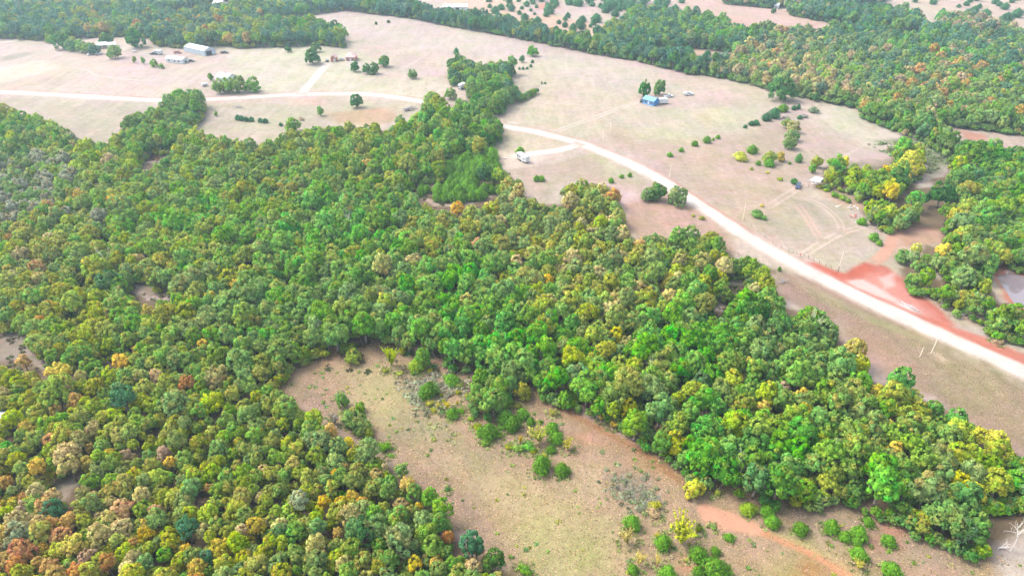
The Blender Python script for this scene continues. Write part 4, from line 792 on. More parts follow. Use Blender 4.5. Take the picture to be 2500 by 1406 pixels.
JUN = """1323 1158 44 46|1373 1163 31 33|1349 1062 26 36|1359 1086 31 31|1346 1107 19 19|1276 1025 26 32|1296 1039 19 24|1319 1035 9 12|1252 1056 34 48|1232 1038 31 42|1195 1076 41 38|1176 1068 24 30|1105 1023 26 26|1544 1296 32 44|1620 1344 36 44|1632 1422 38 42|1546 1404 24 30|1045 976 42 38|1103 942 28 32|1017 910 34 40 L|1829 1259 31 35 L|1874 1260 27 26|1887 1291 30 38|1957 1307 31 35|2033 1305 36 34|2122 1286 24 25|2065 1324 26 26|2099 1324 38 36|2094 1334 24 24|2100 1372 36 40|2172 1334 27 28|2181 1414 40 30|1781 1322 20 22|1748 1356 20 20|1706 1373 35 44|1705 1408 22 30|1751 1420 56 50|1095 893 22 28 S|580 294 13 12|589 296 13 13|601 298 12 12|613 298 12 12|635 300 11 11|647 302 12 11|685 309 9 9|1114 134 12 17|1300 155 8 8|1296 165 7 7|1268 171 6 7|1277 171 7 8|1287 170 6 7|1323 206 5 7|1331 206 5 6|1310 444 15 17|1322 444 15 15|1538 433 11 11|1518 436 10 8|1492 448 14 16|1664 372 11 13|1636 384 12 9|1950 268 9 15|1939 270 12 12|1913 275 20 20 M|1892 291 26 20|1872 297 20 16|1846 307 14 13|1835 308 12 11|1820 314 9 9|1953 292 10 10|1753 340 10 12|1742 344 6 8|1727 351 18 16|1697 358 14 14|1838 377 22 22|1852 405 10 14|1928 402 7 7|1951 398 17 25 B|1879 409 20 22 V|2106 551 19 20|1826 644 14 22|1903 663 8 14|1768 701 20 26|2355 749 26 26|918 61 6 8|948 57 7 7|1230 64 8 10|1276 92 8 9|1500 67 16 16|1488 70 9 8|1523 72 8 9"""
SHR = """1035 960 30 22 M|1060 950 24 20 S|1090 930 26 24 M|1120 950 30 26 MO|1140 975 26 22 O|1060 1008 20 16 O|1080 1012 18 14 G|1125 1012 24 20 M|1150 1030 26 22 MO|1165 1052 28 22 O|1185 1092 30 22 M|1215 1072 30 26 M|1240 1100 26 20 O|1300 1110 24 18 MY|1330 1118 20 14 O|1225 1052 28 26 M|1265 1000 26 24 O|846 1018 28 26 M|850 1040 34 28 S|892 1078 26 20 M|905 1088 20 14 S|884 1028 26 24 M|825 975 24 20 S|1012 918 26 18 M|1048 912 22 16 O|975 918 20 12 L|940 912 22 14 O|995 868 18 12 G|1091 1203 20 14 G|938 1106 42 42 M|953 1118 16 14 M|1281 1408 42 30 M|1048 995 32 28 SY|1076 971 14 16 O|1082 985 12 16 L|1118 965 16 20 O|1290 1106 40 38 V|1262 1106 34 30 M|987 852 30 18 M|1742 1295 20 18 M|1705 1304 24 38 GO|1754 1213 22 27 LO|2369 1354 38 26 V|2193 1264 26 26 L|1600 1250 42 34 YL|1351 1018 27 32 YO|1560 900 0 0 M|1965 290 22 12 K|1990 279 34 15 GK|1923 293 20 12 K|1812 397 46 26 L|1836 417 15 12 L|1906 443 20 13 L|1875 425 12 8 LY|1943 453 31 24 G|1853 536 40 28 VG|1866 539 20 20 M|1862 507 12 13 Y|2138 592 40 28 M|2150 602 28 22 M|2117 504 22 20 M|2040 484 26 24 M|2060 492 24 26 MO|2074 498 22 22 M|2020 470 22 18 MO|2003 462 20 18 O|1715 539 19 17 O|1693 531 12 11 L|1614 292 0 0 M|452 155 11 11 G|735 296 18 8 P|585 262 0 0 K|1130 868 0 0 M|2400 775 22 14 P|2440 840 28 12 P|560 1000 0 0 M|1366 442 0 0 M|1598 1268 40 22 P|2070 690 0 0 M|1150 905 14 10 O|1060 900 18 12 G"""
WIS = """1318 1092 46 60 YL|1270 1086 13 26 Y|1386 1104 26 38 LY|1533 1338 40 58 YT|1666 1345 70 92 YL|1560 1388 28 44 YT|954 900 36 62 L|1069 1000 14 24 Y|1093 1003 16 26 Y|1117 992 10 17 Y|1468 1032 20 24 AT|1497 1050 20 28 AY|1605 1386 20 38 YT|1605 1322 14 24 YO|815 1042 28 38 K|2100 1395 26 30 LY"""
def size_from(x, yb, wp, hp):
    X, Y = g(x, yb); s = scale_at(yb); d = wp / s; dep = math.atan2(CAM_H, Y); h = max(.55 * d, min(2.1 * d, (hp / s - .72 * d * math.sin(dep)) / math.cos(dep) + .0))
    Y += d * .36 * 1; return X, Y, d, h
GRP = {'tree': 'broadleaf trees of the woods', 'lone': 'trees standing apart in the fields', 'jun': 'junipers standing in the open', 'shr': 'bushes in the clearings', 'wis': 'feathery yellow saplings in the clearing', 'snag': 'dead trees among the green ones'}
for t in LONE.replace('\n', '|').split('|'):
    a = t.split(); x, yb, wp, hp = map(float, a[:4])
    if wp <= 0: continue
    X, Y, d, h = size_from(x, yb, wp, hp); h = max(h * 1.2, .9 * d)
    keep(X, Y, d * .4); broadleaf(X, Y, d, h, a[4], x, yb - hp / 2, 'lone', 'field_tree')
def bush(name, X, Y, protos, d, h, tint, px, py, code, word, group):
    t = plant(name, X, Y, random.choice(protos), (d * random.uniform(.92, 1.12), d * random.uniform(.82, 1.1), h), 0, tint, random.choice(TRUNK), (h * .8, h * .8, h * .8), part='foliage')
    INDIV.append([t, px, py, code, word, d, group]); return t
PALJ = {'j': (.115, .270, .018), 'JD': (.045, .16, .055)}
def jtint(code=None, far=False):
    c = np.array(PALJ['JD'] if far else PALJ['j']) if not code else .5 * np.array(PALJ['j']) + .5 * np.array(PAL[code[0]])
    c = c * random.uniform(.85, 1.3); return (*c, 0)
for t in JUN.split('|'):
    a = t.split(); x, yb, wp, hp = map(float, a[:4]); X, Y, d, h = size_from(x, yb, wp, hp); h = max(h, .95 * d)
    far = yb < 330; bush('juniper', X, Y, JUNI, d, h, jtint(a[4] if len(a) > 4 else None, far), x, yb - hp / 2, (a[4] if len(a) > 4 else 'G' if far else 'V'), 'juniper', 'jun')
for t in SHR.split('|'):
    a = t.split(); x, yb, wp, hp = map(float, a[:4])
    if wp <= 0: continue
    X, Y, d, h = size_from(x, yb, wp, hp); bush('bush', X, Y, SHRUB, d, h * 1.35, tint_of(a[4]), x, yb - hp / 2, a[4], 'bush', 'shr')
for t in WIS.split('|'):
    a = t.split(); x, yb, wp, hp = map(float, a[:4]); X, Y, d, h = size_from(x, yb, wp, hp); bush('sapling', X, Y, WISP, 1.15 * d, max(h, 1.2 * d), tint_of(a[4]), x, yb - hp / 2, a[4], 'sapling', 'wis')

# the wood itself
for t in TREES:                                   # what shows largest, inside the picture
    s = scale_at(t[6], 5); t.append(t[2] * s * (1 if 0 < t[5] < 2500 and 0 < t[6] < 1406 else 0))
TREES.sort(key=lambda t: (-(t[8] + (30 if t[7] and t[8] else 0))))
N_SINGLE = 300
for X, Y, d, h, code, px, py, hand, _ in TREES[:N_SINGLE]: broadleaf(X, Y, d, h, code, px, py, 'tree', mean=None if hand else zone_mean(px, py))
def wood_mass(rows):
    P, I, R, Z, T = [], [], [], [], []
    for X, Y, d, h, code, px, py, hand, _ in rows:
        rz = min(.51 * h, .62 * d); P.append((X, Y, h - rz * .8)); I.append(random.randrange(NB)); R.append((random.uniform(-.12, .12), random.uniform(-.12, .12), random.uniform(0, 6.283)))
        Z.append((d / 2 * random.uniform(.92, 1.1), d / 2 * random.uniform(.84, 1.0), rz)); T.append(tint_of(code, mean=None if hand else zone_mean(px, py)))
    return scatter('woods', CROWN_I, P, I, R, Z, T)
wood_mass(TREES[N_SINGLE:] + UNDER)
# trunks under the mass, where its edges let one look in
def trunk_mass(rows):
    P = [(t[0], t[1], 0) for t in rows]; H = [t[3] for t in rows]
    return scatter('tree_trunks', TRUNK, P, [random.randrange(4) for _ in P], [(0, 0, random.uniform(0, 6.28)) for _ in P], [(h * .9, h * .9, h * .72) for h in H], [(1, 1, 1, 0)] * len(P))
trunk_mass(TREES[N_SINGLE:])
# juniper scrub on the open red ground
JP = []
def sparse():
    for poly, sp, (lo, hi) in SPARSE:
        w_ = gp(poly); xs = [p[0] for p in w_]; ys = [p[1] for p in w_]; n = int((max(xs) - min(xs)) * (max(ys) - min(ys)) / (sp * sp) * 6) + 40
        X = RNG.uniform(min(xs), max(xs), n); Y = RNG.uniform(min(ys), max(ys), n); ok = in_poly(X, Y, w_) & (fbm(X, Y, sp * 4, 50) > -.12)
        for a, b in zip(X[ok], Y[ok]):
            if near(a, b, sp * .36): continue
            keep(a, b, sp * .2); JP.append((a, b, random.uniform(lo, hi) * random.choice((.7, 1, 1, 1.15)), sp < 6))
sparse()
def jun_split():
    rows = []
    for X, Y, d, nearby in JP:
        px, py = proj(X, Y, d * .5); rows.append((d * scale_at(py) if 0 < px < 2500 and 0 < py < 1406 else 0, X, Y, d, nearby, px, py))
    rows.sort(key=lambda r: -r[0]); k = 190
    for _, X, Y, d, nb, px, py in rows[:k]: bush('juniper', X, Y, JUNI, d, d * (random.uniform(.8, 1.1) if not nb else random.uniform(1, 1.4)), jtint(None, not nb), px, py, 'V' if nb else 'G', 'juniper', 'jun')
    rows = rows[k:]
    if rows: scatter('juniper_scrub', JUNI_I, [(r[1], r[2], 0) for r in rows], [random.randrange(3) for _ in rows], [(0, 0, random.uniform(0, 6.28)) for _ in rows], [(r[3], r[3], r[3] * random.uniform(1.05, 1.5)) for r in rows], [jtint(None, not r[4]) for r in rows])
jun_split()

# ------------------------------------------------------------------ dead trees
def snag(x, yb, hp, protos=SNAG, zb=0.0, lean=0.0, word='dead tree', spread=1.0):
    X, Y = g(x, yb, zb); s = scale_at(yb, zb); h = hp / s / math.cos(math.atan2(CAM_H - zb, Y)) + zb
    if zb: h = 8.5 + .5 * hp / s; X, Y = g(x, yb - hp * .8, h); spread = .62
    t = empty('dead_tree', (X, Y, 0), random.uniform(0, 6.28)); k = mesh_obj('branches', random.choice(protos), t); k.scale = (h * spread, h * spread, h); k.rotation_euler = (lean, lean * .5, 0)
    INDIV.append([t, x, yb - hp / 2, 'K', 'snag', h, 'snag'])
for a in ((2466, 1345, 74, SNAG, 0, .06, 'dead tree', .8), (1982, 800, 52, SNAG, 3), (1822, 1122, 30, SNAG, 5), (245, 628, 40, SNAG, 3), (1130, 585, 24, SNAG_THIN, 4), (2472, 492, 40, SNAG_THIN, 3), (1322, 780, 44, SNAG_THIN, 2), (843, 545, 44, SNAG, 2), (1588, 900, 44, SNAG_THIN, 1), (435, 312, 14, SNAG, 1), (760, 790, 20, SNAG_THIN, 5), (2305, 1105, 34, SNAG_THIN, 3), (1240, 165, 22, SNAG_THIN, 2), (345, 415, 18, SNAG_THIN, 5), (2485, 650, 60, SNAG_THIN, 0), (1418, 750, 26, SNAG_THIN, 3)): snag(*a)

EDGE_ROWS = [(r[0].location.x, r[0].location.y, r[5]) for r in INDIV if r[4] in ('juniper', 'bush', 'sapling') and r[2] > 780]
# ------------------------------------------------------------------ grass, weeds and thickets
def tufts(name, poly_px, n, size, cols, protos, holes=()):
    w_ = gp(poly_px); xs = [p[0] for p in w_]; ys = [p[1] for p in w_]
    X = RNG.uniform(min(xs), max(xs), n); Y = RNG.uniform(min(ys), max(ys), n); ok = in_poly(X, Y, w_) & (fbm(X, Y, 6, 61) + .4 * RNG.uniform(-1, 1, n) > -.1)
    for h in holes: ok &= ~in_poly(X, Y, gp(h))
    X, Y = X[ok], Y[ok]; n = len(X); s = RNG.uniform(*size, n); c = np.array(cols)[RNG.integers(0, len(cols), n)] * RNG.uniform(.75, 1.25, (n, 1))
    return scatter(name, protos, np.stack([X, Y, 0 * X], 1), RNG.integers(0, len(protos), n), np.stack([0 * X, 0 * X, RNG.uniform(0, 6.28, n)], 1), np.stack([s, s, s * RNG.uniform(.7, 1.2, n)], 1), np.concatenate([c, np.zeros((n, 1))], 1))
def tuft_mesh(seed, k=16):
    r = np.random.default_rng(seed); P = np.stack([r.uniform(-.45, .45, k), r.uniform(-.45, .45, k), r.uniform(.03, .25, k)], 1); up = np.tile((0, 0, 1.), (k, 1)) + .5 * r.normal(size=(k, 3))
    return leaf_mesh('tuft', quads(P, r.normal(size=(k, 3)) + np.array([0, 0, 1.6]), .16 * r.uniform(.6, 1.2, k), r, 1.8, up), up, np.stack([r.uniform(.2, .8, k), r.uniform(0, 1, k), r.uniform(.3, .7, k)], 1), M['leaf_i'])
TUFT = [tuft_mesh(i) for i in range(5)]
CLEARING = [(660, 930), (700, 880), (880, 825), (1000, 845), (1170, 892), (1320, 955), (1600, 1115), (1800, 1190), (2060, 1218), (2300, 1310), (2600, 1400), (2600, 1600), (1240, 1600), (1230, 1380), (1110, 1290), (1000, 1160), (800, 1040)]
BARE = [(1700, 1240), (1716, 1226), (1790, 1252), (1890, 1302), (1800, 1298), (1708, 1265)]
tufts('grass', CLEARING, 80000, (.15, .34), [2.1 * A(228, 198, 162), 2.1 * A(224, 194, 142), 1.9 * A(206, 190, 132), 2.1 * A(220, 182, 160), 1.7 * A(190, 184, 142)], TUFT, [BARE])
tufts('weeds', CLEARING, 1000, (.35, 1.15), [(.14, .26, .04), (.16, .26, .04), (.12, .22, .07), (.26, .28, .04)], TUFT, [BARE])
tufts('roadside_grass', [(1700, 560), (1900, 665), (2100, 770), (2500, 950), (2600, 1000), (2600, 1150), (2230, 950), (2050, 790), (1890, 680)], 50000, (.14, .3), [1.9 * A(214, 186, 160), 1.8 * A(206, 190, 140), 1.9 * A(214, 178, 160)], TUFT)
tufts('undergrowth', [(900, 330), (1240, 420), (1350, 560), (1700, 600), (2300, 1200), (1300, 920), (600, 900), (0, 1250), (-200, 1406), (-200, 280), (300, 380)], 16000, (.8, 2.2), [(.10, .085, .05), (.09, .10, .035), (.12, .10, .06), (.07, .09, .03)], TUFT)
def fringe():
    P, Z, T = [], [], []
    for X, Y, d in EDGE_ROWS:
        for k in range(int(10 + 7 * d)):
            a, q = random.uniform(0, 6.283), d * random.uniform(.40, .85); P.append((X + q * math.cos(a), Y + q * math.sin(a), 0)); s = random.uniform(.35, 1.0); Z.append((s, s, s * random.uniform(.7, 1.3)))
            c = np.array(random.choice(((.30, .27, .13), (.26, .28, .10), (.20, .27, .07), (.36, .30, .17)))) * random.uniform(.8, 1.2); T.append((*c, 0))
    scatter('rough_grass', TUFT, P, [random.randrange(5) for _ in P], [(0, 0, random.uniform(0, 6.28)) for _ in P], Z, T)
fringe()
def thicket(px, n, hgt, m, name='thicket', leaf=None):
    w_ = gp(px); xs = [p[0] for p in w_]; ys = [p[1] for p in w_]; X = RNG.uniform(min(xs), max(xs), n * 3); Y = RNG.uniform(min(ys), max(ys), n * 3); ok = in_poly(X, Y, w_); X, Y = X[ok][:n], Y[ok][:n]
    X = X + RNG.normal(0, 1.3, len(X)); Y = Y + RNG.normal(0, 1.3, len(X)); ok = fbm(X, Y, 3.5, 33) + .25 * RNG.uniform(-1, 1, len(X)) > -.08; X, Y = X[ok], Y[ok]
    s = RNG.uniform(.45, 1.2, len(X)) * hgt; c = np.tile((.2, .19, .16, 0), (len(X), 1)) if leaf is None else np.concatenate([np.array(leaf) * RNG.uniform(.7, 1.35, (len(X), 1)) * RNG.uniform(.85, 1.15, (len(X), 3)), np.zeros((len(X), 1))], 1)
    return scatter(name, (SNAG_TW if leaf is None else TUFT), np.stack([X, Y, 0 * X], 1), RNG.integers(0, 3, len(X)), np.stack([0 * X, 0 * X, RNG.uniform(0, 6.28, len(X))], 1), np.stack([s, s, s], 1), c)
SNAG_TW = [snag_mesh(680 + i, M['twig'], 3, .9) for i in range(3)]
thicket([(1475, 1165), (1510, 1145), (1560, 1165), (1600, 1195), (1612, 1235), (1570, 1248), (1530, 1225), (1490, 1200)], 420, 1.6, None)
thicket([(1475, 1160), (1510, 1142), (1560, 1162), (1605, 1195), (1616, 1238), (1570, 1252), (1525, 1230), (1485, 1202)], 190, 1.15, None, leaf=(.20, .225, .12))
thicket([(985, 935), (1060, 915), (1130, 925), (1140, 960), (1060, 1010), (1000, 985)], 260, 1.6, None, leaf=(.24, .24, .15))
thicket([(1005, 1010), (1090, 1035), (1140, 1090), (1075, 1080), (1010, 1045)], 70, .9, None, leaf=(.25, .27, .11))
thicket([(985, 935), (1060, 915), (1130, 925), (1140, 960), (1060, 1010), (1000, 985)], 200, 1.4, None)
thicket([(1005, 1010), (1090, 1035), (1140, 1090), (1075, 1080), (1010, 1045)], 90, 1.2, None)
thicket([(1110, 1120), (1180, 1125), (1180, 1160), (1120, 1165)], 60, 1.1, None)
thicket([(2130, 352), (2300, 335), (2320, 392), (2270, 420), (2190, 390)], 500, 2.2, None, leaf=(.16, .20, .09))
thicket([(2070, 400), (2170, 395), (2170, 432), (2060, 435)], 160, 1.8, None)
thicket([(1790, 1375), (1840, 1365), (1850, 1390), (1800, 1400)], 40, .9, None)
thicket([(0, 420), (130, 410), (140, 500), (0, 510)], 120, 5.5, None)
# ------------------------------------------------------------------ buildings, vehicles, poles, fence, wood piles
def frame(A_, B_):
    """a place on the ground from a base line seen in the survey: A (its left end) to B; local x runs along it, local y away from the viewer"""
    a, b = Vector(g(*A_)), Vector(g(*B_)); d = b - a; return (*a, 0), math.atan2(d.y, d.x), d.length
def windows(t, spots, w_=1.0, h_=1.1, z=1.0, y=-.03, face='front', L=0, D=0):
    for s in spots:
        if face == 'front': fr, pn = MB().box(s - w_ / 2 - .08, s + w_ / 2 + .08, y, y + .06, z - .08, z + h_ + .08), MB().box(s - w_ / 2, s + w_ / 2, y - .02, y + .02, z, z + h_)
        else: fr, pn = MB().box(L - .03, L + .05, s - w_ / 2 - .08, s + w_ / 2 + .08, z - .08, z + h_ + .08), MB().box(L + .01, L + .07, s - w_ / 2, s + w_ / 2, z, z + h_)
        f = fr.build('window', M['white'], t); pn.build('pane', M['glass'], f)
def gable(t, L, D, wh, rise, wall, roof, over=.4, axis='x', slabs=True):
    """walls with a pitched roof whose ridge runs along x (or y)"""
    b = MB()
    if axis == 'x':
        b.add([(0, 0, 0), (L, 0, 0), (L, D, 0), (0, D, 0), (0, 0, wh), (L, 0, wh), (L, D, wh), (0, D, wh), (0, D / 2, wh + rise), (L, D / 2, wh + rise)], [(0, 1, 5, 4), (1, 2, 6, 9, 5), (2, 3, 7, 6), (3, 0, 4, 8, 7)])
        k = rise / (D / 2); o = over; th = .12
        r = [(-o, wh - k * o + .03), (D / 2, wh + rise + .03), (D + o, wh - k * o + .03), (D + o, wh - k * o + th + .03), (D / 2, wh + rise + th + .06), (-o, wh - k * o + th + .03)]
        V = [(-o, y, z) for y, z in r] + [(L + o, y, z) for y, z in r]
    else:
        b.add([(0, 0, 0), (L, 0, 0), (L, D, 0), (0, D, 0), (0, 0, wh), (L, 0, wh), (L, D, wh), (0, D, wh), (L / 2, 0, wh + rise), (L / 2, D, wh + rise)], [(0, 1, 5, 8, 4), (1, 2, 6, 5), (2, 3, 7, 9, 6), (3, 0, 4, 7)])
        k = rise / (L / 2); o = over; th = .12
        r = [(-o, wh - k * o + .03), (L / 2, wh + rise + .03), (L + o, wh - k * o + .03), (L + o, wh - k * o + th + .03), (L / 2, wh + rise + th + .06), (-o, wh - k * o + th + .03)]
        V = [(x, -o, z) for x, z in r] + [(x, D + o, z) for x, z in r]
    b.build('wall', M[wall], t); n = 6
    MB().add(V, [tuple(reversed(range(n))), tuple(range(n, 2 * n))] + [(i, (i + 1) % n, n + (i + 1) % n, n + i) for i in range(n)]).build('roof', M[roof], t)
def hip(t, L, D, wh, rise, wall, roof, over=.6):
    b = MB().box(0, L, 0, D, 0, wh).build('wall', M[wall], t); o = over; q = min(L, D) * .5
    V = [(-o, -o, wh), (L + o, -o, wh), (L + o, D + o, wh), (-o, D + o, wh), (-o, -o, wh + .15), (L + o, -o, wh + .15), (L + o, D + o, wh + .15), (-o, D + o, wh + .15), (q, D / 2, wh + rise), (L - q, D / 2, wh + rise)]
    MB().add(V, [(3, 2, 1, 0), (0, 1, 5, 4), (1, 2, 6, 5), (2, 3, 7, 6), (3, 0, 4, 7), (4, 5, 9, 8), (5, 6, 9), (6, 7, 8, 9), (7, 4, 8)]).build('roof', M[roof], t)
def door(t, x, w_=1.0, h_=2.1, m='white', y=-.04, name='door'):
    d = MB().box(x - w_ / 2, x + w_ / 2, y, y + .06, .05, h_).build(name, M[m], t)
    if name == 'door': MB().box(x + w_ * .32, x + w_ * .42, y - .06, y, 1.0, 1.1).build('handle', M['steel'], d)
def building(name, A_, B_, label, cat='house', Lmin=None):
    loc, rz, L = frame(A_, B_); t = empty(name, loc, rz); tag(t, label, cat); return t, L
t, L = building('barn', (453, 127), (500, 138), 'long white sheet-metal barn with a dark square door in its end', 'barn')
gable(t, L, 9, 3.6, 1.6, 'metal_white', 'metal_white', .3)
MB().box(L + .01, L + .08, 1.5, 6.0, .0, 2.9).build('door', M['dark'], t)
for k in range(1, int(L // 3)): MB().box(k * 3 - .06, k * 3 + .06, -.08, 0, 0, 3.5).build('rib', M['metal_white'], t)
lean = MB().add([(-3.5, 1.2, 0), (0, 1.2, 0), (0, 7.5, 0), (-3.5, 7.5, 0), (-3.5, 1.2, 2.2), (0, 1.2, 2.9), (0, 7.5, 2.9), (-3.5, 7.5, 2.2)], [(0, 1, 5, 4), (2, 3, 7, 6), (3, 0, 4, 7), (4, 5, 6, 7)]).build('lean_to', M['metal_white'], t)
t, L = building('farmhouse', (406, 153), (446, 157), 'low pale grey house with broken skirting in front of the long white barn')
gable(t, L, 6, 2.7, 1.0, 'grey', 'white', .3)
windows(t, [L * .2, L * .55, L * .8], 1.1); door(t, L * .32); MB().box(-.04, 0, 2, 3.2, 1, 2.1).build('window', M['glass'], t)
t, L = building('shed', (264, 120), (285, 118), 'white-roofed open shed with a front dark with shade between two big trees', 'shed')
gable(t, L, 6, 2.6, 1.2, 'white', 'white', .3, 'x'); MB().box(L * .25, L - .2, -.05, 0, .1, 2.3).build('opening', M['dark'], t)  # dark panel on the closed wall paints the shade inside the open front
t, L = building('farmhouse', (240, 121), (262, 119), 'dark-roofed house half hidden under a big dark green tree')
gable(t, L, 8, 2.6, 1.4, 'wood', 'roofgrey', .5); windows(t, [L * .3, L * .7])
t, L = building('farmhouse', (529, 199), (556, 204), 'pale-roofed house behind a clump of trees by the road')
gable(t, L, 8, 3.0, 1.7, 'grey', 'metal_white', .4); windows(t, [L * .25, L * .75]); MB().box(L * .12, L * .2, -2.4, 0, 2.5, 2.6).build('porch_roof', M['roofgrey'], t); MB().tube((L * .5, 4, 4.4), (L * .5, 4, 5.4), .3, .3, 8).build('chimney', M['brick'], t)
t, L = building('brick_house', (845, 151), (867, 151), 'brick house with a wide faded pink hip roof at the top of the white driveway')
hip(t, L, 9, 2.8, 2.6, 'brick', 'roofpink'); windows(t, [L * .25, L * .75]); door(t, L * .5); MB().box(0, L, -1.8, -.3, 0, .25).build('porch', M['concrete'], t)
for k in (.02, .5, .98): MB().box(L * k - .08, L * k + .08, -1.75, -1.6, .25, 2.75).build('post', M['white'], t)
t, L = building('garage', (808, 152), (820, 152), 'small brick garage with a pink roof beside the driveway end', 'garage')
gable(t, L, 6, 2.7, 1.5, 'brick', 'roofpink', .3, 'y'); door(t, L * .72, 1.3, 2.2, 'white', name='garage_door'); MB().box(L * .88, L * .96, -.05, .0, .1, 2.2).build('post', M['white'], t)
t, L = building('blue_house', (1569, 253), (1595, 260), 'small bright blue house with a light blue metal roof under two trees')
gable(t, L, 5.2, 2.7, 1.3, 'blue', 'bluemetal', .35); door(t, L * .52, 1.0, 2.2); windows(t, [L * .25, L * .82], 1.2, 1.0, 1.0)
MB().box(-.05, L + .05, -.06, -.02, 0, .55).build('skirting', M['bluemetal'], t)
t, L = building('farmhouse', (1079, 27), (1105, 28), 'large pale farmhouse with white hip roofs beyond the hedgerow')
hip(t, L, 10, 3.0, 2.6, 'tan', 'white'); windows(t, [L * .2, L * .5, L * .8])
t, L = building('outbuilding', (1107, 27), (1140, 27), 'long white-roofed outbuilding beside the pale farmhouse beyond the hedgerow', 'outbuilding')
gable(t, L, 11, 3.2, 2.0, 'grey', 'white'); door(t, L * .3, 3, 2.6, 'dark', name='garage_door'); windows(t, [L * .7])
t, L = building('farmhouse', (521, 17), (541, 18), 'far white house with a slate grey roof in the woods clearing')
gable(t, L, 8, 3, 2.2, 'white', 'roofgrey', .6); windows(t, [L * .3, L * .7])
t, L = building('cottage', (1889, 22), (1899, 23), 'tiny white house in the trees beside the far farm road')
gable(t, L, 6, 2.8, 1.8, 'white', 'roofgrey'); windows(t, [L * .3, L * .7])
t, L = building('barn', (1897, 7), (1930, 9), 'dark red barn at the edge of the far woods', 'barn')
gable(t, L, 9, 3.6, 2.4, 'carred', 'roofgrey'); door(t, L * .5, 3, 3, 'dark', name='barn_door')
t, L = building('cabin', (-62, 1062), (4, 1068), 'white-roofed cabin tucked among the trees by the wood', 'cabin')
gable(t, L, 6, 2.6, 1.8, 'blue', 'metal_white', .5); windows(t, [L * .3, L * .8]); door(t, L * .55)
X, Y = g(13, 1062); t = empty('chest_freezer', (X, Y, 0), .5); tag(t, 'small white chest standing outside the white-roofed cabin', 'chest')
MB().box(-.7, .7, -.35, .35, 0, .8, .04).build('body', M['white'], t); MB().box(-.72, .72, -.37, .37, .8, .9, .03).build('lid', M['white'], t)

# open carport: a white roof on posts
c4 = [g(1975, 441, 2.9), g(1992, 431, 2.9), g(2011, 436, 2.9), g(2001, 446, 2.9)]
cx, cy = np.mean(c4, 0); t = empty('carport', (cx, cy, 0)); tag(t, 'open-sided shelter with a flat white roof on posts beside the dark blue car', 'shelter')
V = [(x - cx, y - cy, z) for z in (2.85, 3.02) for x, y in c4]; V = [V[i] for i in (0, 1, 2, 3, 4, 5, 6, 7)]
MB().add(V, [(0, 1, 2, 3), (7, 6, 5, 4), (0, 4, 5, 1), (1, 5, 6, 2), (2, 6, 7, 3), (3, 7, 4, 0)]).build('roof', M['metal_white'], t)
for x, y in c4: MB().box((x - cx) * .92 - .09, (x - cx) * .92 + .09, (y - cy) * .92 - .09, (y - cy) * .92 + .09, 0, 2.84).build('post', M['wood'], t)
def clutter(name, x, y, label, mats, n=7, r=1.4, cat='scrap pile', part='plank'):
    X, Y = g(x, y); t = empty(name, (X, Y, 0), random.uniform(0, 6.28)); tag(t, label, cat)
    for i in range(n):
        a = random.uniform(0, 6.28); q = r * math.sqrt(random.random()); l = random.uniform(.5, 1.6)
        b = MB().box(-l / 2, l / 2, -.12, .12, 0, random.uniform(.05, .3)).build(part, M[random.choice(mats)], t); b.location = (q * math.cos(a), q * math.sin(a), .02 + .05 * i); b.rotation_euler = (random.uniform(-.2, .2), random.uniform(-.2, .2), random.uniform(0, 3.14))
clutter('scrap_pile', 2006, 456, 'heap of red and white junk under the edge of the white shelter', ['carred', 'white', 'wood'], 9, 1.8)
clutter('scrap_pile', 1988, 450, 'stack of pale boxes inside the open white shelter', ['white', 'grey', 'wood'], 6, 1.5, part='box')
clutter('scrap_pile', 2085, 508, 'scatter of white boards and barrels at the wood edge', ['white', 'white', 'carblack'], 9, 2.2)
clutter('scrap_pile', 2044, 503, 'few pale broken boards in the dry grass', ['white', 'pole'], 4, 1.3)
clutter('scrap_pile', 2087, 530, 'low pile of reddish rubble by the track', ['brick', 'carred', 'wood'], 9, 1.8, part='brick')
clutter('scrap_pile', 2092, 543, 'single pale blue sheet lying beside a round juniper', ['metal_white'], 2, .5, 'scrap', 'sheet')
clutter('scrap_pile', 1235, 390, 'row of small crates at the end of the gravel pad', ['tan', 'grey'], 5, 1.6, 'crates', 'crate')

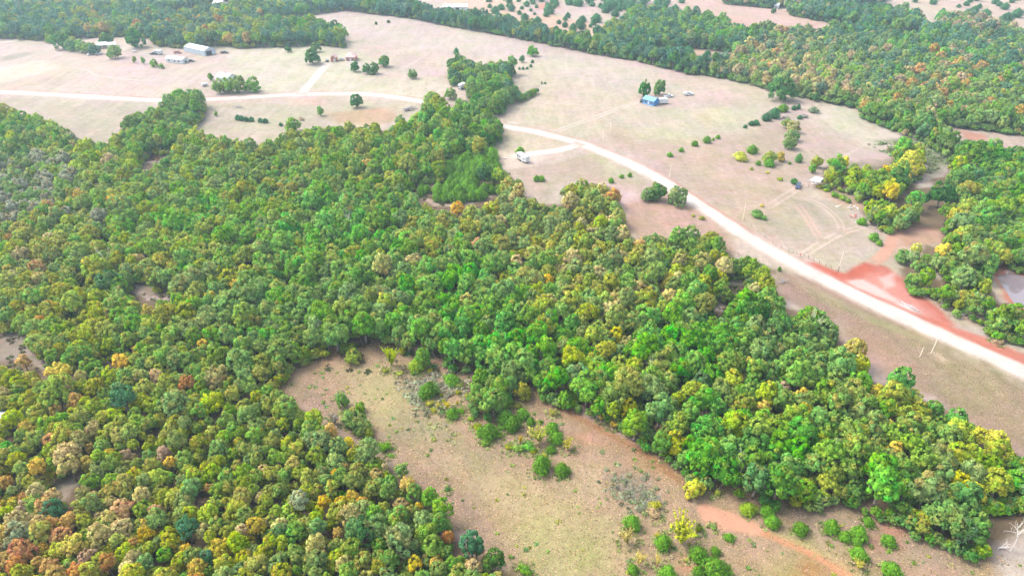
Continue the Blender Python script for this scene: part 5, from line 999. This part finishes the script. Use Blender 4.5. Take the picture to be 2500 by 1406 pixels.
def wheels(t, spots, r=.33, w_=.22):
    for x, y in spots:
        k = MB().tube((x, y - w_ / 2, r), (x, y + w_ / 2, r), r, r, 12).build('wheel', M['tyre'], t); s = -1 if y < 0 else 1
        MB().tube((x, y + s * w_ / 2, r), (x, y + s * (w_ / 2 + .02), r), r * .55, r * .5, 10).build('rim', M['steel'], k)
def car(name, x, y, rz, paint, label, kind='car', cat='car', k=1.0):
    X, Y = g(x, y); t = empty(name, (X, Y, 0), rz); tag(t, label, cat); t.scale = (k, k, k)
    if kind == 'car':
        MB().prism([(-2.2, .35), (2.2, .35), (2.25, .75), (1.9, .88), (1.0, .95), (-1.75, .98), (-2.2, .92)], -.86, .86).build('body', M[paint], t)
        MB().add([(1.0, -.8, .95), (1.0, .8, .95), (-1.7, .8, .97), (-1.7, -.8, .97), (.35, -.64, 1.44), (.35, .64, 1.44), (-1.2, .64, 1.44), (-1.2, -.64, 1.44)], [(0, 1, 5, 4), (1, 2, 6, 5), (2, 3, 7, 6), (3, 0, 4, 7)]).build('window', M['glass'], t)
        MB().box(-1.22, .37, -.66, .66, 1.43, 1.49, .02).build('roof', M[paint], t)
    else:
        MB().prism([(-2.7, .45), (2.7, .45), (2.75, .95), (2.55, 1.08), (1.3, 1.14), (-.7, 1.14), (-.7, .70), (-2.7, .70)], -.95, .95).build('body', M[paint], t)
        for y0, y1, x0, x1 in ((-.95, -.87, -2.7, -.7), (.87, .95, -2.7, -.7), (-.87, .87, -2.7, -2.62)): MB().box(x0, x1, y0, y1, .7, 1.14).build('bed_side', M[paint], t)
        MB().add([(1.25, -.88, 1.14), (1.25, .88, 1.14), (-.65, .88, 1.14), (-.65, -.88, 1.14), (.6, -.72, 1.78), (.6, .72, 1.78), (-.5, .72, 1.78), (-.5, -.72, 1.78)], [(0, 1, 5, 4), (1, 2, 6, 5), (2, 3, 7, 6), (3, 0, 4, 7)]).build('window', M['glass'], t)
        MB().box(-.52, .62, -.74, .74, 1.77, 1.84, .02).build('roof', M[paint], t)
    fx = 2.2 if kind == 'car' else 2.72
    for s in (-.6, .6): MB().box(fx - .02, fx + .07, s - .18, s + .18, .62, .8).build('headlight', M['white'], t)
    wx = 1.35 if kind == 'car' else 1.7
    wheels(t, [(wx, -.85), (wx, .85), (-wx, -.85), (-wx, .85)], .33 if kind == 'car' else .40)
    return t
car('pickup_truck', 1948, 457, math.radians(-115), 'carblue', 'dark blue pickup parked at the end of the dirt track', 'pickup', 'truck')
car('parked_car', 799, 151, math.radians(95), 'carblack', 'dark car parked at the top of the white driveway')
car('pickup_truck', 1632, 238, math.radians(20), 'carwhite', 'white pickup parked behind the white box trailer', 'pickup', 'truck')
car('parked_car', 1566, 249, math.radians(80), 'carblack', 'dark car tucked against the blue house')
car('pickup_truck', 1682, 233, math.radians(12), 'carwhite', 'white pickup hitched to a trailer far out in the pale field', 'pickup', 'truck')
car('pickup_truck', 376, 134, math.radians(175), 'carblack', 'dark pickup in front of a white camper on the farm', 'pickup', 'truck')
car('pickup_truck', 434, 131, math.radians(-5), 'carred', 'rusty red flatbed truck between the camper and the barn', 'pickup', 'truck')
car('pickup_truck', 548, 131, math.radians(8), 'carblack', 'black pickup to the east of the white barn', 'pickup', 'truck')
car('parked_car', 468, 151, math.radians(-20), 'carblack', 'black car beside the round bush at the grey house')
car('parked_car', 221, 135, math.radians(60), 'carwhite', 'white car nosing out of the tree row')
car('parked_car', 240, 134, math.radians(50), 'carwhite', 'white car parked beside the round bush of the tree row')
car('parked_car', 515, 127, math.radians(-10), 'grey', 'grey wreck parked against the end of the white barn')
car('parked_car', 1083, 31, 0, 'carblack', 'black car in front of the pale farmhouse beyond the hedgerow')

def trailer(name, A_, B_, label, hgt=2.7, wd=2.5, z0=.65, cat='trailer', detail=True, paint='white', rounded=.15, win=True):
    loc, rz, L = frame(A_, B_); t = empty(name, loc, rz); tag(t, label, cat)
    MB().box(0, L, 0, wd, z0, z0 + hgt, rounded).build('body', M[paint], t)
    MB().box(.2, L - .2, .3, wd - .3, z0 - .25, z0).build('chassis', M['carblack'], t)
    MB().tube((L, wd / 2, z0 - .1), (L + 1.1, wd / 2, z0 - .2), .06, .06, 6).build('tow_bar', M['steel'], t)
    wheels(t, [(L * .42, .15), (L * .42, wd - .15), (L * .52, .15), (L * .52, wd - .15)])
    if win:
        for s in (.16, .34, .82):
            f = MB().box(L * s - .45, L * s + .45, -.03, .02, z0 + 1.0, z0 + 1.7).build('window', M['steel'], t); MB().box(L * s - .4, L * s + .4, -.05, 0, z0 + 1.05, z0 + 1.65).build('pane', M['glass'], f)
        door(t, L * .63, .7, z0 + 2.0, 'white')
    if detail:
        MB().box(L * .4, L * .52, wd * .3, wd * .7, z0 + hgt, z0 + hgt + .32, .06).build('air_conditioner', M['grey'], t)
        for s in (.15, .75): MB().box(L * s - .2, L * s + .2, wd * .4, wd * .6, z0 + hgt, z0 + hgt + .12).build('roof_vent', M['grey'], t)
        MB().tube((.6, -.06, z0 + 2.3), (L * .58, -.06, z0 + 2.3), .09, .09, 6).build('awning_roll', M['carblack'], t)
        MB().box(.05, L - .05, -.035, .01, z0 + .35, z0 + .55).build('stripe', M['grey'], t)
    return t
trailer('travel_trailer', (1260, 389), (1283, 401), 'long white travel trailer on the gravel pad below a small round tree')
trailer('travel_trailer', (1117, 219), (1127, 221), 'white round-topped camper parked beside the grove', 2.8, 5.4, .6, detail=False, rounded=.6)
trailer('box_trailer', (1611, 256), (1630, 255), 'white box trailer parked against the blue house', 2.6, 2.6, .6, detail=False, win=False, rounded=.06)
trailer('flatbed_trailer', (1670, 234), (1678, 234), 'white trailer behind the white pickup in the pale field', 1.2, 2.2, .6, detail=False, win=False)
trailer('travel_trailer', (378, 134), (393, 135), 'white camper behind a dark pickup on the farm', 2.5, 2.5, .6, detail=False)
trailer('stock_trailer', (495, 213), (508, 211), 'low white trailer alone in the dry field', 1.5, 2.2, .5, detail=False, win=False)
X, Y = g(329, 128); t = empty('propane_tank', (X, Y, 0), .3); tag(t, 'white propane tank lying near the big dark tree', 'tank')
MB().tube((-1.3, 0, .9), (1.3, 0, .9), .55, .55, 14).tube((-1.6, 0, .9), (-1.3, 0, .9), .3, .55, 14).tube((1.3, 0, .9), (1.6, 0, .9), .55, .3, 14).build('tank', M['white'], t)
for s in (-.8, .8): MB().box(s - .1, s + .1, -.4, .4, 0, .4).build('leg', M['concrete'], t)
X, Y = g(834, 148); t = empty('trampoline', (X, Y, 0)); tag(t, 'round dark trampoline on the lawn beside the brick house', 'trampoline')
ring = MB()
for i in range(16):
    a, b = 2 * math.pi * i / 16, 2 * math.pi * (i + 1) / 16; ring.tube((2 * math.cos(a), 2 * math.sin(a), .9), (2 * math.cos(b), 2 * math.sin(b), .9), .09, .09, 5)
ring.build('rim', M['steel'], t); MB().tube((0, 0, .86), (0, 0, .88), 1.85, 1.85, 20).build('mat', M['dark'], t)
for i in range(4): a = i * math.pi / 2; MB().tube((1.95 * math.cos(a), 1.95 * math.sin(a), 0), (1.95 * math.cos(a), 1.95 * math.sin(a), .9), .05, .05, 5).build('leg', M['steel'], t)

def utility_pole(x, y, hpx, label, arm=True, lean=0.0, dark=False, rz=0.4, cat='utility pole', name='utility_pole', r0=.12):
    X, Y = g(x, y); h = hpx / (scale_at(y) * math.cos(math.atan2(CAM_H, Y))); t = empty(name, (X, Y, 0), rz); tag(t, label, cat); t.rotation_euler = (0, lean, rz)
    MB().tube((0, 0, -.3), (0, 0, h), r0, r0 * .65, 8).build('pole', M['pole'], t)
    if dark: MB().tube((0, 0, 0), (0, 0, h * .28), r0 * 1.12, r0 * 1.08, 8).build('base_sleeve', M['bark'], t)
    if arm:
        a = MB().box(-1.0, 1.0, -.06, .06, h - .6, h - .45).build('crossarm', M['pole'], t)
        for s in (-.85, .85): MB().tube((s, 0, h - .45), (s, 0, h - .25), .05, .04, 6).build('insulator', M['white'], t)
        MB().tube((.18, 0, h - 1.6), (.18, 0, h - 1.0), .16, .16, 8).build('transformer', M['grey'], t)
utility_pole(2046, 663, 46, 'pale utility pole with a dark foot at the corner of the red clay lot', False, 0, True)
utility_pole(2273, 863, 46, 'pale leaning utility pole in red dirt beside the white road', False, .05)
utility_pole(1813, 537, 40, 'slim utility pole in the field above the road and round bush', False)
utility_pole(1285, 302, 30, 'utility pole by the pale gravel apron on the road', False)
utility_pole(1634, 436, 32, 'utility pole beside the road where two sage trees stand', False)
utility_pole(1472, 345, 24, 'utility pole beside the road just past the driveway junction', False)
utility_pole(1490, 322, 22, 'utility pole in the pale field behind the driveway junction', False)
utility_pole(475, 121, 18, 'white light pole standing behind the long barn', True)
utility_pole(303, 116, 22, 'white pole leaning in front of the big dark tree', True, -.08)
utility_pole(278, 103, 16, 'thin pole beside the dark-roofed house', True)
utility_pole(2245, 872, 22, 'short slanting guy stake near the leaning pole', False, .6, False, .9, 'stake', 'guy_stake', .07)
utility_pole(1200, 252, 24, 'bare pale pole in front of the grove', False)

def fence(pts_px, gap, label, post_h=1.25, wires=3, name='wire_fence', skip=None):
    P = catmull(gp(pts_px), gap); x0, y0 = P[0]; t = empty(name, (x0, y0, 0)); tag(t, label, 'fence')
    pm = MB().box(-.07, .07, -.07, .07, 0, post_h); me = np_mesh('post', pm.v, pm.f, [M['wood']])
    for x, y in P:
        o = mesh_obj('post', me, t); o.location = (x - x0, y - y0, 0); o.rotation_euler = (random.uniform(-.05, .05), random.uniform(-.05, .05), random.random())
    for k in range(wires):
        b = MB()
        for i in range(len(P) - 1): b.tube((P[i][0] - x0, P[i][1] - y0, .35 + k * .38), (P[i + 1][0] - x0, P[i + 1][1] - y0, .35 + k * .38), .012, .012, 3, False)
        b.build('wire', M['steel'], t)
fence([(1818, 540), (1850, 567), (1886, 592), (1925, 614), (1945, 620)], 4.2, 'wire fence on wooden posts along the road up to the field gate')
fence([(1962, 624), (1985, 636), (2015, 651), (2042, 664)], 3.6, 'short wire fence between the field gate and the red clay lot')
fence([(985, 226), (1020, 213), (1060, 200), (1088, 190)], 5, 'faint wire fence crossing the meadow to the grove')
X, Y = g(1953, 628); t = empty('roadside_box', (X, Y, 0), .6); tag(t, 'small red box on a post at the roadside gate', 'post box')
MB().box(-.06, .06, -.06, .06, 0, 1.0).build('post', M['wood'], t); MB().prism([(-.3, 1.0), (.3, 1.0), (.3, 1.3), (.15, 1.45), (-.15, 1.45), (-.3, 1.3)], -.25, .25).build('box', M['carred'], t)

def logs(name, x, y, n, L, spread, m, label, rz=0.0, part='log', r=(.1, .22), cat='log pile', branchy=False):
    X, Y = g(x, y); t = empty(name, (X, Y, 0), rz); tag(t, label, cat)
    for i in range(n):
        l = L * random.uniform(.55, 1.1); rr = random.uniform(*r); b = MB(); p = Vector((-l / 2, 0, 0)); k = 4; rad = rr
        for s in range(k):
            q = p + Vector((l / k, random.uniform(-.15, .15), random.uniform(-.06, .1))); b.tube(p, q, rad, rad * .82, 6); 
            if branchy and s: e = q + Vector((random.uniform(.3, .9), random.choice((-1, 1)) * random.uniform(.5, 1.4), random.uniform(.1, .9))); b.tube(q, e, rad * .5, rad * .15, 4)
            p, rad = q, rad * .82
        o = b.build(part, M[m], t); o.location = (random.gauss(0, spread * .5), random.gauss(0, spread * .35), rr + .25 * random.random() * min(n, 8) * .5); o.rotation_euler = (0, random.uniform(-.12, .12), random.gauss(0, .35))
logs('log_pile', 1002, 268, 22, 7.5, 2.6, 'greywood', 'big pile of grey logs beside the road bend', .85)
logs('brush_pile', 583, 264, 14, 4, 2.2, 'greywood', 'low grey brush pile in the dry field below the road', .2, 'branch', (.04, .1), 'brush pile', True)
logs('brush_pile', 1912, 690, 12, 2.6, 1.0, 'greywood', 'small grey brush pile at the corner of the wood', .4, 'branch', (.03, .07), 'brush pile', True)
logs('fallen_tree', 2222, 749, 1, 8, .1, 'greywood', 'grey fallen trunk lying across the pale corner of the clay lot', -.75, 'trunk', (.22, .28), 'fallen tree', True)
logs('fallen_tree', 2368, 772, 5, 6, .8, 'greywood', 'fallen tree with bare branches on the brown slope above the road', -.5, 'branch', (.07, .14), 'fallen tree', True)
logs('fallen_tree', 2450, 1338, 4, 3.4, .5, 'deadwood', 'broken white limbs lying at the foot of the tall dead tree', .5, 'limb', (.05, .1), 'fallen limbs', True)
logs('fallen_tree', 2452, 632, 1, 3, .1, 'deadwood', 'short white log on the green pond bank', .3, 'trunk', (.1, .14), 'log')
logs('driftwood', 2462, 668, 5, 3, .8, 'greywood', 'dark tangle of driftwood at the edge of the pond', .2, 'branch', (.05, .1), 'driftwood', True)
logs('brush_pile', 2090, 482, 16, 3.2, 1.8, 'greywood', 'grey brush heap at the wood edge near the white shelter', .6, 'branch', (.04, .1), 'brush pile', True)

# ------------------------------------------------------------------ labels: colour, size and what stands beside it
MARKS = [(10, 1050, 'the white-roofed cabin'), (1274, 390, 'the white travel trailer'), (1588, 252, 'the blue house'), (1992, 440, 'the white shelter'), (1948, 456, 'the dark blue pickup'), (855, 145, 'the brick house'), (480, 127, 'the long white barn'), (426, 152, 'the pale grey house'),
         (1002, 266, 'the grey log pile'), (2046, 655, 'the pole on the clay lot'), (2150, 715, 'the red clay lot'), (2480, 715, 'the pond'), (1790, 1265, 'the bare pink earth'), (2468, 1300, 'the tall dead tree'), (1545, 1195, 'the grey thicket'), (1666, 1300, 'the tall feathery yellow sapling'),
         (360, 700, 'the small bare opening'), (30, 830, 'the bare opening on the wood edge'), (366, 385, 'the little brown pond'), (930, 840, 'the top of the clearing'), (740, 900, 'the clearing corner'), (1100, 1255, 'the clearing edge'), (1000, 250, 'the road bend'), (1410, 350, 'the driveway junction'),
         (740, 228, 'the foot of the white driveway'), (275, 118, 'the open shed'), (1125, 213, 'the round-topped camper'), (2222, 750, 'the grey fallen trunk'), (1912, 690, 'the small brush pile'), (2273, 850, 'the leaning pole'), (1330, 945, 'the neck of the clearing'), (1900, 610, 'the fence by the road'),
         (1090, 20, 'the pale farmhouse'), (535, 14, 'the far grey-roofed house'), (1240, 740, 'the middle of the wood'), (600, 600, 'the heart of the wood'), (2300, 1380, 'the juniper row'), (1700, 560, 'the road'), (1150, 460, 'the juniper glade'), (1980, 68, 'the far red gully'), (1785, 50, 'the far red bare patch'), (1720, 125, 'the far pale glade'), (2380, 20, 'the far juniper slope'), (1340, 15, 'the far red scrape'), (1380, 70, 'the pale strip beyond the hedgerow'), (1894, 18, 'the tiny white house'), (1600, 120, 'the gap in the hedgerow'), (2240, 30, 'the end of the far belt'), (1915, 232, 'the broad lone oak'), (1145, 395, 'the young juniper stand'), (1370, 480, 'the bare notch in the wood')]
KIND_SHARE = {}
def words_num(n):
    n = int(round(n)); small = ['no', 'one', 'two', 'three', 'four', 'five', 'six', 'seven', 'eight', 'nine', 'ten', 'eleven', 'twelve', 'thirteen', 'fourteen', 'fifteen', 'sixteen', 'seventeen', 'eighteen', 'nineteen']
    if n < 20: return small[n]
    tens = ['', '', 'twenty', 'thirty', 'forty', 'fifty', 'sixty', 'seventy', 'eighty', 'ninety']
    if n < 100: return tens[n // 10] + ('-' + small[n % 10] if n % 10 else '')
    return ('a' if n < 200 else small[n // 100]) + ' hundred' + ('-' + words_num(n % 100) if n % 100 else '')
def side(dx, dy):
    a = math.degrees(math.atan2(-dy * 1.3, dx)) % 360
    return ['to the right of', 'up right of', 'above', 'up left of', 'to the left of', 'down left of', 'below', 'down right of'][int((a + 22.5) // 45) % 8]
used = set()
def size_word(kind, d):
    if kind == 'tree': return 'tiny' if d < 3.2 else 'small' if d < 4.6 else 'mid-sized' if d < 7 else 'broad' if d < 9.5 else 'huge'
    if kind == 'snag': return 'short' if d < 5 else 'mid-sized' if d < 9 else 'tall'
    return 'tiny' if d < 1.4 else 'small' if d < 2.6 else 'mid-sized' if d < 4 else 'large'
def label_all():
    bright = [(r[1], r[2], r) for r in INDIV if r[4] == 'tree' and r[6] == 'tree' and r[3][0] in 'YRBTPA' and r[5] > 3.6]
    seen_mark = {}
    marks = [(x, y, t_) for x, y, t_ in MARKS]
    for x, y, r in bright:                                   # turning trees serve as marks when their description is one of a kind thereabouts
        mx, my, mt = min(MARKS, key=lambda m: (m[0] - x) ** 2 + (m[1] - y) ** 2)
        key = ('the %s tree' % CNAME[r[3][0]], mt); seen_mark.setdefault(key, []).append((x, y, r))
    for r in sorted(INDIV, key=lambda r: -r[5] * scale_at(r[2])):
        t, x, y, code, kind, d, grp = r; noun = {'tree': 'rounded tree', 'juniper': 'juniper', 'bush': 'bush', 'sapling': 'feathery sapling', 'snag': 'dead tree'}[kind]
        if grp == 'lone': noun = 'field tree'
        col = CNAME[code[0]] if kind != 'snag' else 'bare white'
        if kind == 'tree' and len(code) > 1 and code[1] != code[0]: col = CNAME[code[0]].split(',')[0] + ' and ' + CNAME[code[1]].split(',')[0]
        if kind == 'juniper': col = 'bright green' if code[0] in 'VL' else 'dark green'
        t['category'] = {'tree': 'tree', 'juniper': 'juniper', 'bush': 'bush', 'sapling': 'sapling', 'snag': 'dead tree'}[kind]; t['group'] = GRP[grp]
        wx, wy = t.location.x, t.location.y
        near_m = sorted(marks, key=lambda m: math.hypot(m[0] - x, 1.5 * (m[1] - y)))[:6]; done = False
        for prec in (5, 2, 1):
            for mx, my, mt in near_m:
                X, Y = g(mx, my); dist = math.hypot(X - wx, Y - wy); q = max(prec, round(dist / prec) * prec); pl = 's' if q > 1 else ''
                lab = '%s %s %s %s metre%s %s %s' % (size_word(kind, d), col, noun, words_num(q), pl, side(x - mx, y - my), mt)
                if len(lab.replace('-', ' ').split()) > 18 or len(lab.split()) > 16: lab = lab.replace(' and ', '-')
                if lab not in used and len(lab.split()) <= 16: used.add(lab); t['label'] = lab; done = True; break
            if done: break
        if not done: t['label'] = lab
label_all()
